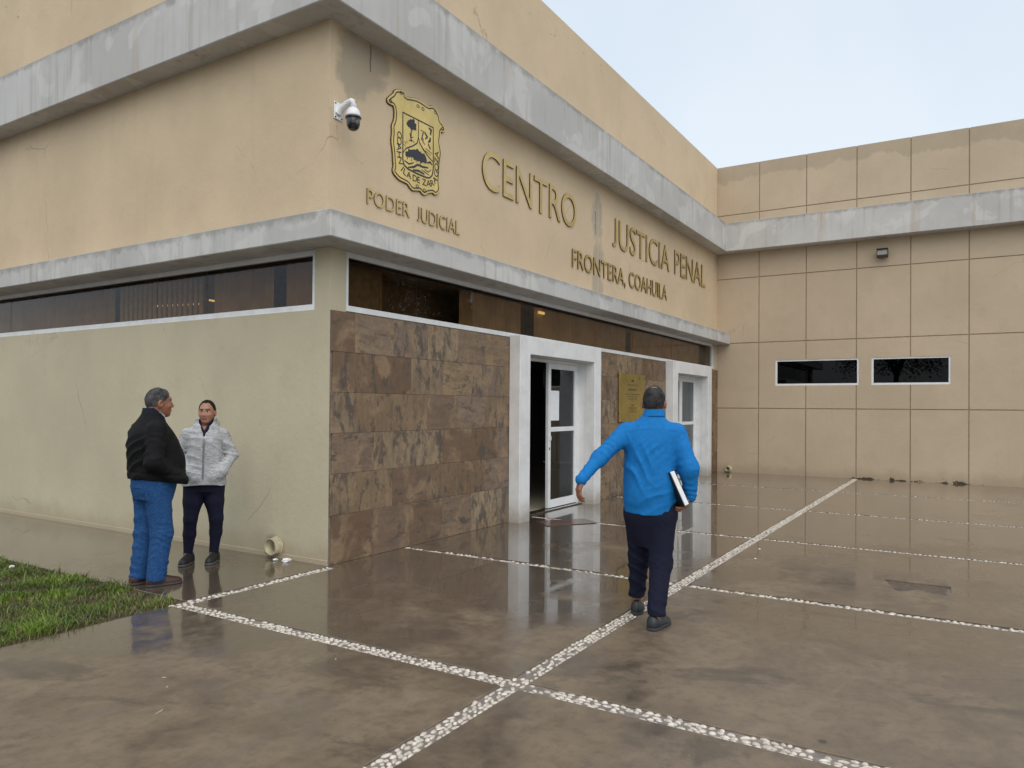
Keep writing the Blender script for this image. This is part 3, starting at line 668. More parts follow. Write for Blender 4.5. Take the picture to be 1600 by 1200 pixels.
def inset(P, d):
    n = len(P); ar = sum(P[i][0]*P[(i+1) % n][1]-P[(i+1) % n][0]*P[i][1] for i in range(n)); s = 1 if ar > 0 else -1; out = []
    for i in range(n):
        a, b, c = Vector(P[i-1]), Vector(P[i]), Vector(P[(i+1) % n]); u = (b-a).normalized(); v = (c-b).normalized()
        m_ = Vector((-u.y-v.y, u.x+v.x)); m_ = m_.normalized() if m_.length > 1e-3 else Vector((-u.y, u.x))
        out.append(tuple(b+m_*s*d))
    return out
def smooth_loop(P, n=1):
    for _ in range(n):
        Q = []
        for i in range(len(P)):
            a, b = P[i], P[(i+1) % len(P)]; Q += [(a[0]*.75+b[0]*.25, a[1]*.75+b[1]*.25), (a[0]*.25+b[0]*.75, a[1]*.25+b[1]*.75)]
        P = Q
    return P
cr = empty('crest', (1.33, -0.005, 4.07), 'gold coat of arms plate with black shield drawing above PODER JUDICIAL', 'crest')
OUT = smooth_loop(OUT)
prism('rim', inset(OUT, -0.007), -0.014, -0.002, M['rim'], cr, 'xz'); prism('plate', OUT, -0.022, -0.0145, M['goldplate'], cr, 'xz')
YI = -0.0245
def ribbon(pts, wd, name='engraved_line', closed=False):
    P = [Vector(p) for p in pts]; n = len(P); vs = []; fs = []
    for i in range(n):
        a = P[i-1] if (i or closed) else P[i]; b = P[(i+1) % n] if (i < n-1 or closed) else P[i]; d = (b-a).normalized(); q = Vector((-d.y, d.x))*wd*0.68
        w_ = 1.0 if closed or 0 < i < n-1 else 0.6
        vs += [(P[i].x+q.x*w_, YI, P[i].y+q.y*w_), (P[i].x-q.x*w_, YI, P[i].y-q.y*w_)]
    for i in range(n if closed else n-1): j = (i+1) % n; fs.append((2*i, 2*i+1, 2*j+1, 2*j))
    return mesh(name, vs, fs, M['ink'], cr)
def blob(pts, name='engraved_tree', rough=0.014, seed=1):
    rr = random.Random(seed); P = smooth_loop(pts, 2); P = [(x+rr.uniform(-rough, rough), z+rr.uniform(-rough, rough)) for x, z in P]
    prism(name, P, YI-0.001, YI+0.002, M['ink'], cr, 'xz')
ribbon(inset(OUT, 0.026), 0.010, closed=True)
SH = [(1.061, 4.899), (1.617, 4.904), (1.624, 4.417), (1.606, 4.338), (1.557, 4.291), (1.494, 4.279), (1.316, 4.278), (1.161, 4.287), (1.093, 4.313), (1.068, 4.36)]
ribbon(SH, 0.014, 'shield_outline', True)
ribbon([(1.339, 4.899), (1.342, 4.706)], 0.013); ribbon([(1.342, 4.706), (1.32, 4.632), (1.243, 4.575), (1.124, 4.512), (1.072, 4.448)], 0.011); ribbon([(1.342, 4.706), (1.364, 4.646), (1.436, 4.589), (1.527, 4.537), (1.619, 4.496)], 0.011)
blob([(1.121, 4.789), (1.171, 4.86), (1.239, 4.882), (1.291, 4.856), (1.306, 4.805), (1.284, 4.754), (1.223, 4.756), (1.155, 4.756)], seed=2)
ribbon([(1.215, 4.76), (1.204, 4.684), (1.211, 4.61)], 0.016); ribbon([(1.18, 4.70), (1.21, 4.66), (1.25, 4.68)], 0.008); ribbon([(1.17, 4.61), (1.21, 4.635), (1.27, 4.62)], 0.008)
ribbon([(1.09, 4.58), (1.13, 4.56)], 0.006); ribbon([(1.12, 4.60), (1.16, 4.58)], 0.006); ribbon([(1.08, 4.545), (1.12, 4.53)], 0.006)
blob([(1.092, 4.432), (1.158, 4.506), (1.278, 4.553), (1.365, 4.557), (1.454, 4.533), (1.5, 4.484), (1.483, 4.434), (1.402, 4.423), (1.314, 4.431), (1.193, 4.429)], seed=3)
for q in ([(1.15, 4.44), (1.148, 4.39)], [(1.22, 4.44), (1.222, 4.39)], [(1.30, 4.44), (1.303, 4.40)], [(1.38, 4.43), (1.382, 4.40)]): ribbon(q, 0.010)
for q, wd in (([(1.093, 4.366), (1.177, 4.348), (1.262, 4.388)], .014), ([(1.161, 4.306), (1.263, 4.339), (1.332, 4.385), (1.42, 4.384), (1.528, 4.402)], .018), ([(1.246, 4.300), (1.351, 4.318), (1.457, 4.308)], .02), ([(1.51, 4.453), (1.564, 4.48), (1.601, 4.456)], .02), ([(1.456, 4.365), (1.529, 4.352), (1.583, 4.394)], .009), ([(1.40, 4.345), (1.47, 4.335), (1.55, 4.32)], .008)): ribbon(q, wd)
for q, wd in (([(1.38, 4.80), (1.433, 4.80), (1.399, 4.70), (1.46, 4.655)], .013), ([(1.451, 4.80), (1.506, 4.757), (1.47, 4.726)], .024), ([(1.53, 4.874), (1.577, 4.865), (1.565, 4.80)], .026), ([(1.565, 4.77), (1.555, 4.73), (1.525, 4.70)], .024), ([(1.525, 4.684), (1.565, 4.63)], .022), ([(1.418, 4.583), (1.49, 4.582), (1.581, 4.563)], .006), ([(1.47, 4.615), (1.53, 4.605), (1.60, 4.59)], .006), ([(1.41, 4.72), (1.44, 4.70)], .012)): ribbon(q, wd)
TXT = [('C', 1.007, 4.627, -84), ('O', 1.005, 4.558, -88), ('A', 1.003, 4.487, -90), ('H', 1.006, 4.405, -82), ('V', 1.028, 4.325, -55), ('I', 1.062, 4.262, -38), ('L', 1.108, 4.238, -18), ('A', 1.176, 4.222, -6), ('D', 1.282, 4.214, 0), ('E', 1.352, 4.214, 0), ('Z', 1.455, 4.214, 2), ('A', 1.535, 4.222, 8), ('R', 1.605, 4.245, 24), ('A', 1.657, 4.296, 50), ('G', 1.680, 4.375, 80), ('O', 1.685, 4.457, 88), ('Z', 1.682, 4.536, 90), ('A', 1.690, 4.610, 90)]
for ch, cx, cz, ang in TXT:
    V, Fs = glyph(ch, 0.5, 0.0); xm = (max(v[0] for v in V)+min(v[0] for v in V))/2; s = 0.072/CAP; a = math.radians(ang)
    vs = []
    for v in V:
        u, t = (v[0]-xm)*s*1.15, (v[1]-CAP/2)*s; vs.append((cx+u*math.cos(a)-t*math.sin(a), YI-0.001+(0.5-v[2])*0.003, cz+u*math.sin(a)+t*math.cos(a)))
    mesh('letter', vs, Fs, M['ink'], cr)
for cx, cz, s in ((1.03, 5.105, 1), (1.33, 5.06, 1), (1.42, 5.06, 1), (1.66, 5.10, 1), (1.33, 4.135, 1), (1.46, 4.12, 1), (0.855, 4.95, 1), (1.80, 4.95, 1)):
    ribbon([(cx+0.024*math.cos(t*0.785), cz+0.016*math.sin(t*0.785)) for t in range(8)], 0.006, closed=True)
# brass plaque with lines of engraving
pl = box('plaque', 7.09, 8.30, -0.062, -0.034, 1.33, 2.225, M['plaque'], None, 0.004); tag(pl, 'brass dedication plaque on the slate wall between the two doors', 'plaque')
rr = random.Random(4)
for z, wd, h in ((2.10, 0.13, 0.035), (2.02, 0.55, 0.012), (1.93, 0.40, 0.022), (1.845, 0.75, 0.010), (1.80, 0.5, 0.010), (1.755, 0.45, 0.010), (1.64, 0.12, 0.02), (1.59, 0.36, 0.016), (1.555, 0.3, 0.010), (1.52, 0.32, 0.010)):
    x = 7.695-wd/2; bm = bmesh.new()
    while x < 7.695+wd/2:
        q = rr.uniform(0.012, 0.05); bbox(bm, x, min(x+q, 7.695+wd/2), -0.0635, -0.0615, z-h/2, z+h/2); x += q+0.010
    o = bm_obj('engraved_line', bm, M['ink'], pl); o['kind'] = 'stuff'
for x in (7.12, 8.27):
    for z in (1.36, 2.195): lathe('screw', [(0.0, -0.066), (0.010, -0.066), (0.011, -0.061)], M['gold'], pl, 'y', (x, 0, z), 10)
# notice on the door pane
nt = box('paper_notice', 4.80, 5.10, 0.117, 0.1185, 1.385, 1.855, M['paper']); tag(nt, 'blank white paper notice taped inside the upper door pane', 'notice')
db = box('door_box', 4.72, 4.90, 0.150, 0.20, 1.92, 2.18, M['black']); tag(db, 'dark box behind the top corner of the door glass above the notice', 'box')
# security camera
sc = empty('security_camera', (0.075, 0.0, 4.48), 'white dome security camera bracketed on the wall near the corner', 'camera')
box('mount_plate', 0.02, 0.135, -0.014, -0.0005, 4.487, 4.662, M['camwhite'], sc, 0.004)
for x in (0.035, 0.12):
    for z in (4.505, 4.645): lathe('screw', [(0.0, -0.019), (0.008, -0.019), (0.009, -0.0135)], M['black'], sc, 'y', (x, 0, z), 8)
tube('arm', [(0.078, -0.012, 4.565), (0.078, -0.07, 4.60), (0.078, -0.14, 4.633), (0.078, -0.19, 4.640), (0.078, -0.212, 4.628), (0.078, -0.215, 4.60), (0.078, -0.215, 4.565)], [0.046, 0.036, 0.03, 0.03, 0.031, 0.031, 0.031], M['camwhite'], sc, 16)
lathe('housing', [(0.0, 0.0), (0.03, -0.002), (0.05, -0.018), (0.066, -0.045), (0.074, -0.08), (0.075, -0.098), (0.0, -0.098)], M['camwhite'], sc, 'z', (0.078, -0.215, 4.572), 28)
lathe('collar', [(0.0, 0), (0.079, 0), (0.081, -0.012), (0.074, -0.02), (0.0, -0.02)], M['camblack'], sc, 'z', (0.078, -0.215, 4.474), 28)
dome = lathe('dome', [(0.066, 0), (0.067, -0.045), (0.062, -0.075), (0.048, -0.102), (0.026, -0.116), (0.0, -0.12)], M['camblack'], sc, 'z', (0.078, -0.215, 4.456), 28)
lathe('lens', [(0.0, -0.0685), (0.026, -0.0685), (0.028, -0.06), (0.028, 0)], M['lamp'], dome, 'y', (0.078, -0.215, 4.405), 20)
# wall lamp on the wing
wl = empty('wall_lamp', (L, -3.77, 5.02), 'small dark square floodlight on the panelled wing below the band', 'lamp')
box('bracket', L-0.06, L+0.0, -3.81, -3.73, 5.06, 5.13, M['lamp'], wl, 0.004)
bm = bmesh.new(); bbox(bm, L-0.19, L-0.05, -3.885, -3.655, 5.03, 5.20); bmesh.ops.bevel(bm, geom=bm.edges[:], offset=0.012, segments=2, affect='EDGES'); bmesh.ops.rotate(bm, cent=(L-0.12, -3.77, 5.11), matrix=Matrix.Rotation(0.25, 3, 'Y'), verts=bm.verts[:]); hs = bm_obj('housing', bm, M['lamp'], wl)
bm = bmesh.new(); bbox(bm, L-0.205, L-0.185, -3.865, -3.675, 5.045, 5.165); bmesh.ops.rotate(bm, cent=(L-0.12, -3.77, 5.11), matrix=Matrix.Rotation(0.25, 3, 'Y'), verts=bm.verts[:]); bm_obj('lens', bm, M['lampglass'], wl)
boxes('visor', [(L-0.235, L-0.10, -3.89, -3.65, 5.205, 5.212)], M['lamp'], wl)
# drain pipes
def pipe(name, x0, x1, y, z, r, label, dirt):
    e = empty(name, (x0, y, z-r), label, 'pipe')
    lathe('pipe_wall', [(r*0.86, x1+0.1), (r*0.86, x0), (r, x0), (r*1.0, x1)], M['pvc'], e, 'x', (0, y, z), 28)
    lathe('joint', [(r*1.0, x1-0.012), (r*1.12, x1-0.01), (r*1.14, x1+0.004)], M['pvc'], e, 'x', (0, y, z), 28)
    return e
pipe('drain_pipe', -0.085, 0.0, 0.752, 0.118, 0.088, 'cream plastic drain pipe stub low on the olive side wall', True)
e2 = pipe('drain_pipe', L-0.13, L, -0.317, 0.088, 0.062, 'small white drain pipe stub at the foot of the panelled wing', True)
# rusty access cover before the door
cv = prism('floor_cover', [(3.634, -0.313), (3.358, -0.643), (3.982, -1.093), (4.225, -0.76)], 0.002, 0.010, M['cover'], None, 'xy', 0.003); tag(cv, 'rusty brown metal access cover in the wet floor before the first door', 'floor cover')
# litter
def scrap(name, x, y, s, mat, label, cat, seed, z=0.0, h=0.4, group=None):
    rr = random.Random(seed); bm = bmesh.new(); bmesh.ops.create_icosphere(bm, subdivisions=2, radius=1)
    for v in bm.verts:
        k = rr.uniform(0.62, 1.1); v.co = (v.co.x*s*k, v.co.y*s*0.7*k, max(v.co.z, -0.6)*s*h*k)
    lo = min(v.co.z for v in bm.verts); bmesh.ops.translate(bm, vec=(x, y, z-lo), verts=bm.verts[:]); o = bm_obj(name, bm, mat); tag(o, label, cat, group)
scrap('crumpled_paper', -0.114, 0.474, 0.060, M['paper'], 'larger crumpled white paper on the ground under the drain pipe', 'paper', 1)
scrap('crumpled_paper', -0.132, 0.615, 0.036, M['paper'], 'smaller crumpled white paper scrap directly below the drain pipe mouth', 'paper', 2)
scrap('paper_scrap', 3.317, -3.423, 0.024, M['paper'], 'farther white scrap right of the long pebble strip', 'scrap', 3, h=0.15)
scrap('paper_scrap', 2.737, -3.513, 0.022, M['paper'], 'nearer white scrap right of the long pebble strip', 'scrap', 4, h=0.15)
scrap('red_wrapper', -2.157, 0.856, 0.024, M['red'], 'small red wrapper lying in the lawn', 'wrapper', 5, 0.0, 0.7)
scrap('paper_scrap', -1.76, 2.464, 0.03, M['paper'], 'white scrap lying at the far edge of the lawn', 'scrap', 6, 0.0, 0.5)
for (x, y, a, ln, lb) in ((-3.027, -1.878, 0.3, 0.05, 'longest pale straw, nearest the camera in the left foreground'), (-2.80, -1.60, 0.6, 0.022, 'short pale straw just beyond the longest one'), (-2.72, -1.45, 1.9, 0.02, 'short pale straw farthest to the left towards the lawn'), (-1.95, -2.06, 0.9, 0.028, 'pale straw nearest the pebble strip in the left foreground')):
    c_, s_ = math.cos(a), math.sin(a); wv = 0.006
    ln *= 0.7; wv *= 0.6
    P = [(-ln, 0), (-ln*0.3, wv), (ln*0.5, wv*1.2), (ln, 0.002), (ln*0.4, -wv), (-ln*0.4, -wv)]
    o = prism('straw_bit', [(x+u*c_-v*s_, y+u*s_+v*c_) for u, v in P], 0.001, 0.004, M['straw'], None, 'xy'); tag(o, lb, 'straw', 'straw bits in the foreground')
# ================================================================== TREES beyond the wing (seen in the window reflections)
def tree(x, y, h, r, label, seed):
    rr = random.Random(seed); t = empty('shade_tree', (x, y, 0), label, 'tree', 'trees reflected in the front strip window')
    V, Fs = [], []
    def limb(p, q, r0, r1, n=7):
        p, q = Vector(p), Vector(q); d = (q-p).normalized(); a = d.cross(Vector((0.3, 1, 0.2))).normalized(); b = d.cross(a); k = len(V)
        for c, rad in ((p, r0), (q, r1)):
            for j in range(n): u = 2*math.pi*j/n; V.append(c+(a*math.cos(u)+b*math.sin(u))*rad)
        for j in range(n): Fs.append((k+j, k+(j+1) % n, k+n+(j+1) % n, k+n+j))
    top = Vector((x+rr.uniform(-.3, .3), y+rr.uniform(-.3, .3), h*0.5)); limb((x, y, -0.1), top, 0.2, 0.13); ends = []
    for k in range(7):
        a = k*0.9+rr.random(); e = top+Vector((math.cos(a)*r*0.6, math.sin(a)*r*0.6, h*rr.uniform(0.12, 0.36))); limb(top+Vector((0, 0, -rr.random())), e, 0.08, 0.03); ends.append(e)
    mesh('trunk', V, Fs, M['bark'], t)
    V, Fs = [], []
    cl = [top+Vector((rr.gauss(0, r*0.45), rr.gauss(0, r*0.45), h*0.22+rr.gauss(0, h*0.12))) for _ in range(70)]+ends
    for c in cl:
        for _ in range(150):
            p = c+Vector((rr.gauss(0, 0.38), rr.gauss(0, 0.38), rr.gauss(0, 0.3))); a = Vector((rr.gauss(0, 1), rr.gauss(0, 1), rr.gauss(0, 1))).normalized(); b = a.cross(Vector((rr.random(), 1, rr.random()))).normalized(); k = len(V)
            V += [p-a*0.10, p+b*0.045, p+a*0.10, p-b*0.045]; Fs.append((k, k+1, k+2, k+3))
    o = mesh('crown', V, Fs, M['leaf'], t); o['kind'] = 'stuff'
M['bark'] = plain('tree_bark', (0.10, 0.075, 0.055), 0.9, bump=0.5); M['leaf'] = plain('tree_leaf', (0.05, 0.085, 0.025), 0.55, var=0.4, scale=2)
tree(19.5, -12.4, 8.0, 2.4, 'leafy tree just past the end of the wing, in the window reflection', 1)
tree(15.5, -15.0, 9.5, 3.2, 'broad leafy tree far right of the forecourt, in the window reflection', 2)
tree(10.5, -18.0, 9.0, 3.0, 'leafy tree across from the slate wall, in the window reflection', 3)
tree(-17.5, -1.5, 8.5, 3.0, 'leafy tree behind the camera, in the right wing window reflection', 4)
tree(-19.0, 4.5, 9.0, 3.2, 'leafy tree beyond the lawn behind the camera, in the left wing window reflection', 5)
tree(22.5, -20.0, 10.0, 3.4, 'tall leafy tree farthest past the wing, in the window reflection', 6)

# ================================================================== PEOPLE (implicit surfaces, one continuous mesh for each body and garment)
def V3(*a): return np.array(a, np.float32)
class Sdf:
    def __init__(s, lo, hi, h):
        s.h = h; s.lo = np.array(lo, np.float32); n = np.ceil((np.array(hi)-np.array(lo))/h).astype(int)+1; s.n = n
        s.ax = [s.lo[i]+np.arange(n[i], dtype=np.float32)*h for i in range(3)]; s.D = np.full(n, 1.0, np.float32)
    def reg(s, lo, hi):
        i0 = np.clip(np.floor((np.array(lo)-s.lo)/s.h).astype(int), 0, s.n-1); i1 = np.clip(np.ceil((np.array(hi)-s.lo)/s.h).astype(int)+1, 1, s.n)
        sl = tuple(slice(a, b) for a, b in zip(i0, i1)); return sl, (s.ax[0][sl[0]][:, None, None], s.ax[1][sl[1]][None, :, None], s.ax[2][sl[2]][None, None, :])
    def comb(s, sl, d, k, sub=False):
        a = s.D[sl]
        if a.size == 0: return
        if sub: d = -d; a = -a; d = -d; # max(a,-d) done as -min(-a,d)
        if sub:
            h = np.clip(0.5+0.5*(d-a)/k, 0, 1); s.D[sl] = -(d*(1-h)+a*h-k*h*(1-h))
        else:
            h = np.clip(0.5+0.5*(d-a)/k, 0, 1); s.D[sl] = d*(1-h)+a*h-k*h*(1-h)
    def cone(s, a, b, ra, rb, k=0.02, sub=False, sy=1.0):
        a, b = np.array(a, np.float32), np.array(b, np.float32); m = max(ra, rb)*max(1, 1/sy)+k+0.03
        sl, (x, y, z) = s.reg(np.minimum(a, b)-m, np.maximum(a, b)+m); ab = b-a; L2 = float(ab@ab)+1e-9
        t = np.clip(((x-a[0])*ab[0]+(y-a[1])*ab[1]+(z-a[2])*ab[2])/L2, 0, 1)
        d = np.sqrt((x-a[0]-t*ab[0])**2+((y-a[1]-t*ab[1])*sy)**2+(z-a[2]-t*ab[2])**2)-(ra+(rb-ra)*t); s.comb(sl, d, k, sub)
    def chain(s, pts, rads, k=0.02, sy=1.0):
        for i in range(len(pts)-1): s.cone(pts[i], pts[i+1], rads[i], rads[i+1], k, sy=sy)
    def ell(s, c, r, k=0.02, rot=None, sub=False):
        c, r = np.array(c, np.float32), np.array(r, np.float32); m = r.max()+k+0.03; sl, (x, y, z) = s.reg(c-m, c+m); x, y, z = x-c[0], y-c[1], z-c[2]
        if rot is not None: x, y, z = [rot[0][i]*x+rot[1][i]*y+rot[2][i]*z for i in range(3)]
        k0 = np.sqrt((x/r[0])**2+(y/r[1])**2+(z/r[2])**2); k1 = np.sqrt((x/r[0]**2)**2+(y/r[1]**2)**2+(z/r[2]**2)**2)+1e-6
        s.comb(sl, k0*(k0-1)/k1, k, sub)
    def loft(s, rows, k=0.03, p=2.3):
        rows = sorted(rows); a = np.array(rows, np.float32); zz = s.ax[2]; f = lambda i: np.interp(zz, a[:, 0], a[:, i])[None, None, :]
        # smooth the profile a little
        cx, cy, rx, ry = (np.convolve(np.pad(f(i)[0, 0], 6, mode='edge'), np.ones(13)/13, 'valid')[None, None, :] for i in (1, 2, 3, 4))
        x = s.ax[0][:, None, None]; y = s.ax[1][None, :, None]; z = zz[None, None, :]
        d = ((np.abs((x-cx)/rx)**p+np.abs((y-cy)/ry)**p)**(1/p)-1)*np.minimum(rx, ry); d = np.maximum(d, np.maximum(a[0, 0]-z, z-a[-1, 0])); sl = tuple(slice(0, n) for n in s.n); s.comb(sl, d.astype(np.float32), k)
    def cut(s, fn, k=0.004):
        x = s.ax[0][:, None, None]; y = s.ax[1][None, :, None]; z = s.ax[2][None, None, :]; s.D = np.maximum(s.D, fn(x, y, z).astype(np.float32)+0*s.D)
    def disp(s, fn):
        m = np.abs(s.D) < 0.04; I = np.nonzero(m); s.D[I] += fn(s.ax[0][I[0]], s.ax[1][I[1]], s.ax[2][I[2]]).astype(np.float32)
    def mesh(s):
        D = s.D; S = D < 0; nx, ny, nz = D.shape
        c = np.zeros((nx-1, ny-1, nz-1), np.uint8); offs = [(i, j, k) for i in (0, 1) for j in (0, 1) for k in (0, 1)]
        for i, j, k in offs: c += S[i:nx-1+i, j:ny-1+j, k:nz-1+k]
        act = np.nonzero((c > 0) & (c < 8)); n = len(act[0]); idx = np.full(c.shape, -1, np.int32); idx[act] = np.arange(n)
        P = np.zeros((n, 3), np.float32); W = np.zeros(n, np.float32); base = np.stack(act, 1)
        for ax in range(3):
            o1, o2 = [q for q in range(3) if q != ax]
            for u in (0, 1):
                for v in (0, 1):
                    p = base.copy(); p[:, o1] += u; p[:, o2] += v; q = p.copy(); q[:, ax] += 1
                    a = D[p[:, 0], p[:, 1], p[:, 2]]; b = D[q[:, 0], q[:, 1], q[:, 2]]; m = (a < 0) != (b < 0); t = np.where(m, a/(a-b+1e-12), 0)
                    pp = p.astype(np.float32); pp[:, ax] += t; P[m] += pp[m]; W[m] += 1
        P = P/W[:, None]*s.h+s.lo; F = []
        for ax in range(3):
            o1, o2 = (ax+1) % 3, (ax+2) % 3; A = np.take(S, range(0, D.shape[ax]-1), ax); Bq = np.take(S, range(1, D.shape[ax]), ax); e = np.stack(np.nonzero(A != Bq), 1)
            e = e[(e[:, o1] > 0) & (e[:, o2] > 0) & (e[:, o1] < D.shape[o1]-1) & (e[:, o2] < D.shape[o2]-1)]
            ins = A[e[:, 0], e[:, 1], e[:, 2]]; q = []
            for du, dv in ((1, 1), (0, 1), (0, 0), (1, 0)):
                f = e.copy(); f[:, o1] -= du; f[:, o2] -= dv; q.append(idx[f[:, 0], f[:, 1], f[:, 2]])
            q = np.stack(q, 1); q[~ins] = q[~ins][:, ::-1]; F.append(q)
        return P, np.concatenate(F)
def sdf_obj(name, s, mat, parent, color=None, relax=1):
    P, F = s.mesh()
    for _ in range(relax):
        acc = np.zeros_like(P); cnt = np.zeros(len(P), np.float32)
        for i in range(4):
            for j in (1, 3): np.add.at(acc, F[:, i], P[F[:, (i+j) % 4]]); np.add.at(cnt, F[:, i], 1)
        P = P*0.5+0.5*acc/np.maximum(cnt, 1)[:, None]
    me = bpy.data.meshes.new(name); me.vertices.add(len(P)); me.vertices.foreach_set('co', P.ravel()); me.loops.add(F.size); me.loops.foreach_set('vertex_index', F.astype(np.int32).ravel())
    me.polygons.add(len(F)); me.polygons.foreach_set('loop_start', np.arange(len(F), dtype=np.int32)*4); me.polygons.foreach_set('loop_total', np.full(len(F), 4, np.int32))
    me.polygons.foreach_set('use_smooth', np.ones(len(F), bool)); me.update(calc_edges=True); me.validate(); me.materials.append(mat)
    if color is not None:
        c = np.ones((len(P), 4), np.float32); c[:, :3] = color(P); at = me.color_attributes.new('tint', 'FLOAT_COLOR', 'POINT'); at.data.foreach_set('color', c.ravel())
    return link(bpy.data.objects.new(name, me), parent)
def wr(seed, fx, fy, fz):
    q = np.random.default_rng(seed); K = q.normal(0, 1, (5, 3))*np.array([fx, fy, fz]); ph = q.random(5)*6.28
    def f(x, y, z):
        r = 0
        for k, p in zip(K, ph): r = r+np.sin(k[0]*x+k[1]*y+k[2]*z+p+1.2*np.sin(0.6*(k[1]*x+k[2]*y+k[0]*z)+2*p))
        r = r/5; return np.sign(r)*np.abs(r)**0.8
    return f
def rings(a, b, freq, amp, seed, rad=0.12, low=0.5):
    """broken diagonal creases across the segment a-b, stronger towards b"""
    a, b = np.array(a), np.array(b); ab = b-a; Ln = np.linalg.norm(ab); u = ab/Ln; n = wr(seed, 14, 14, 14); n2 = wr(seed+100, 22, 22, 22)
    def f(x, y, z):
        px, py, pz = x-a[0], y-a[1], z-a[2]; t = px*u[0]+py*u[1]+pz*u[2]; d = np.sqrt(np.maximum(px*px+py*py+pz*pz-t*t, 0)); w_ = np.clip(2.2-2.0*d/rad, 0, 1)*np.clip(t/0.05+1, 0, 1)*np.clip((Ln-t)/0.04+1, 0, 1)*(low+(1-low)*np.clip(t/Ln, 0, 1)**2)
        sn = np.sin(freq*0.8*t+5.0*n(x, y, z)+14*(px*u[2]-pz*u[0])+10*py); r_ = 1-np.abs(sn)*1.6
        return -amp*0.75*w_*np.clip(r_, -0.6, 1)*np.clip(0.5+1.1*n2(x, y, z), 0, 1)
    return f
def folds(seed, kx, ky, kz, freq, amp, mask=None):
    """long soft creases running across the direction (kx, ky, kz)"""
    n = wr(seed, 5, 5, 5); n2 = wr(seed+50, 9, 9, 9)
    def f(x, y, z):
        sn = np.sin(freq*(kx*x+ky*y+kz*z)+2.6*n(x, y, z)); q = -amp*np.clip(1-1.7*np.abs(sn), -0.5, 1)*np.clip(0.35+1.2*n2(x, y, z), 0, 1)
        return q*mask(x, y, z) if mask else q
    return f
def skin(name, tint_attr=True):
    m = Mat(name); ca = m.n('ShaderNodeVertexColor'); ca.layer_name = 'tint'; o = m.objc(); f = m.noise(m.vec(*o), 60, 4)
    c = m.mix(f.ramp(0.3, 0.7)*0.18, X(m, ca.outputs[0]), (0.16, 0.06, 0.04)); m.set(Base_Color=c, Roughness=0.5, Subsurface_Weight=0.08, Subsurface_Scale=0.01); m.bsdf.inputs['Subsurface Radius'].default_value = (1, .35, .2); return m.mat
def cloth(name, col, var=0.18, scale=30, rough=0.9, bump=0.25, stretch=(1, 1, 1), col2=None, amt=1.0, sheen=0.0):
    m = Mat(name); x, y, z = m.objc(); v = m.vec(x*stretch[0], y*stretch[1], z*stretch[2]); f = m.noise(v, scale, 5, 0.65); g_ = m.noise(m.vec(x, y, z), 6, 4)
    c2 = col2 or tuple(q*(1-var) for q in col); c = m.mix(f.ramp(0.35, 0.65)*amt, col, c2); c = m.mix(g_.ramp(0.4, 0.8)*0.25, c, tuple(q*0.75 for q in col))
    m.set(Base_Color=c, Roughness=rough, Sheen_Weight=sheen, Specular_IOR_Level=0.25); m.bump(m.noise(m.vec(x, y, z), 220, 3)+f*0.6, bump, 0.003); return m.mat
def hair_mat(name, c1, c2):
    m = Mat(name); x, y, z = m.objc(); f = m.noise(m.vec(x*3.0, y*1.6, z*0.8), 75, 5, 0.75); g_ = m.noise(m.vec(x, y, z), 14, 3)
    m.set(Base_Color=m.mix((f*0.6+g_*0.5).ramp(0.42, 0.68), c1, c2), Roughness=0.75, Specular_IOR_Level=0.25); m.bump(f, 1.0, 0.008); return m.mat
def unit(v): v = np.array(v, float); return v/np.linalg.norm(v)
def hand(s, wrist, d, n, t, curl, sc=1.0, spread=0.02):
    """palm plus five curled fingers: d finger direction, n palm side, t thumb side"""
    W = np.array(wrist, float); d = unit(d); n = unit(np.array(n)-np.dot(n, d)*d); t = unit(np.array(t)-np.dot(t, d)*d-np.dot(t, n)*n)
    for off, ln, f in ((0.029, 0.90, 1.0), (0.010, 1.0, 1.05), (-0.010, 0.95, 1.0), (-0.028, 0.78, 0.92)):
        K = W+(d*0.082*f+t*off)*sc; s.cone(W+t*off*0.6*sc, K, 0.019*sc, 0.0135*sc, 0.012); p = K; a = 0.0
        for sg, (l, r0, r1) in enumerate(((0.043, .0105, .0095), (0.028, .0095, .0085), (0.022, .0085, .0070))):
            a += curl*(0.75 if sg == 0 else 1.0); q = p+(d*math.cos(a)+n*math.sin(a)+t*spread*np.sign(off))*l*ln*sc; s.cone(p, q, r0*sc, r1*sc, 0.004); p = q
    p = W+(d*0.02+t*0.022)*sc; q = p+(t*0.55+d*0.75+n*0.30)*0.042*sc; s.cone(p, q, 0.016*sc, 0.012*sc, 0.01); e = q+(d*0.85+n*0.45+t*0.1)*0.034*sc; s.cone(q, e, 0.0115*sc, 0.008*sc, 0.004); s.cone(e, e+(d*0.8+n*0.6)*0.014*sc, 0.0085*sc, 0.007*sc, 0.004)
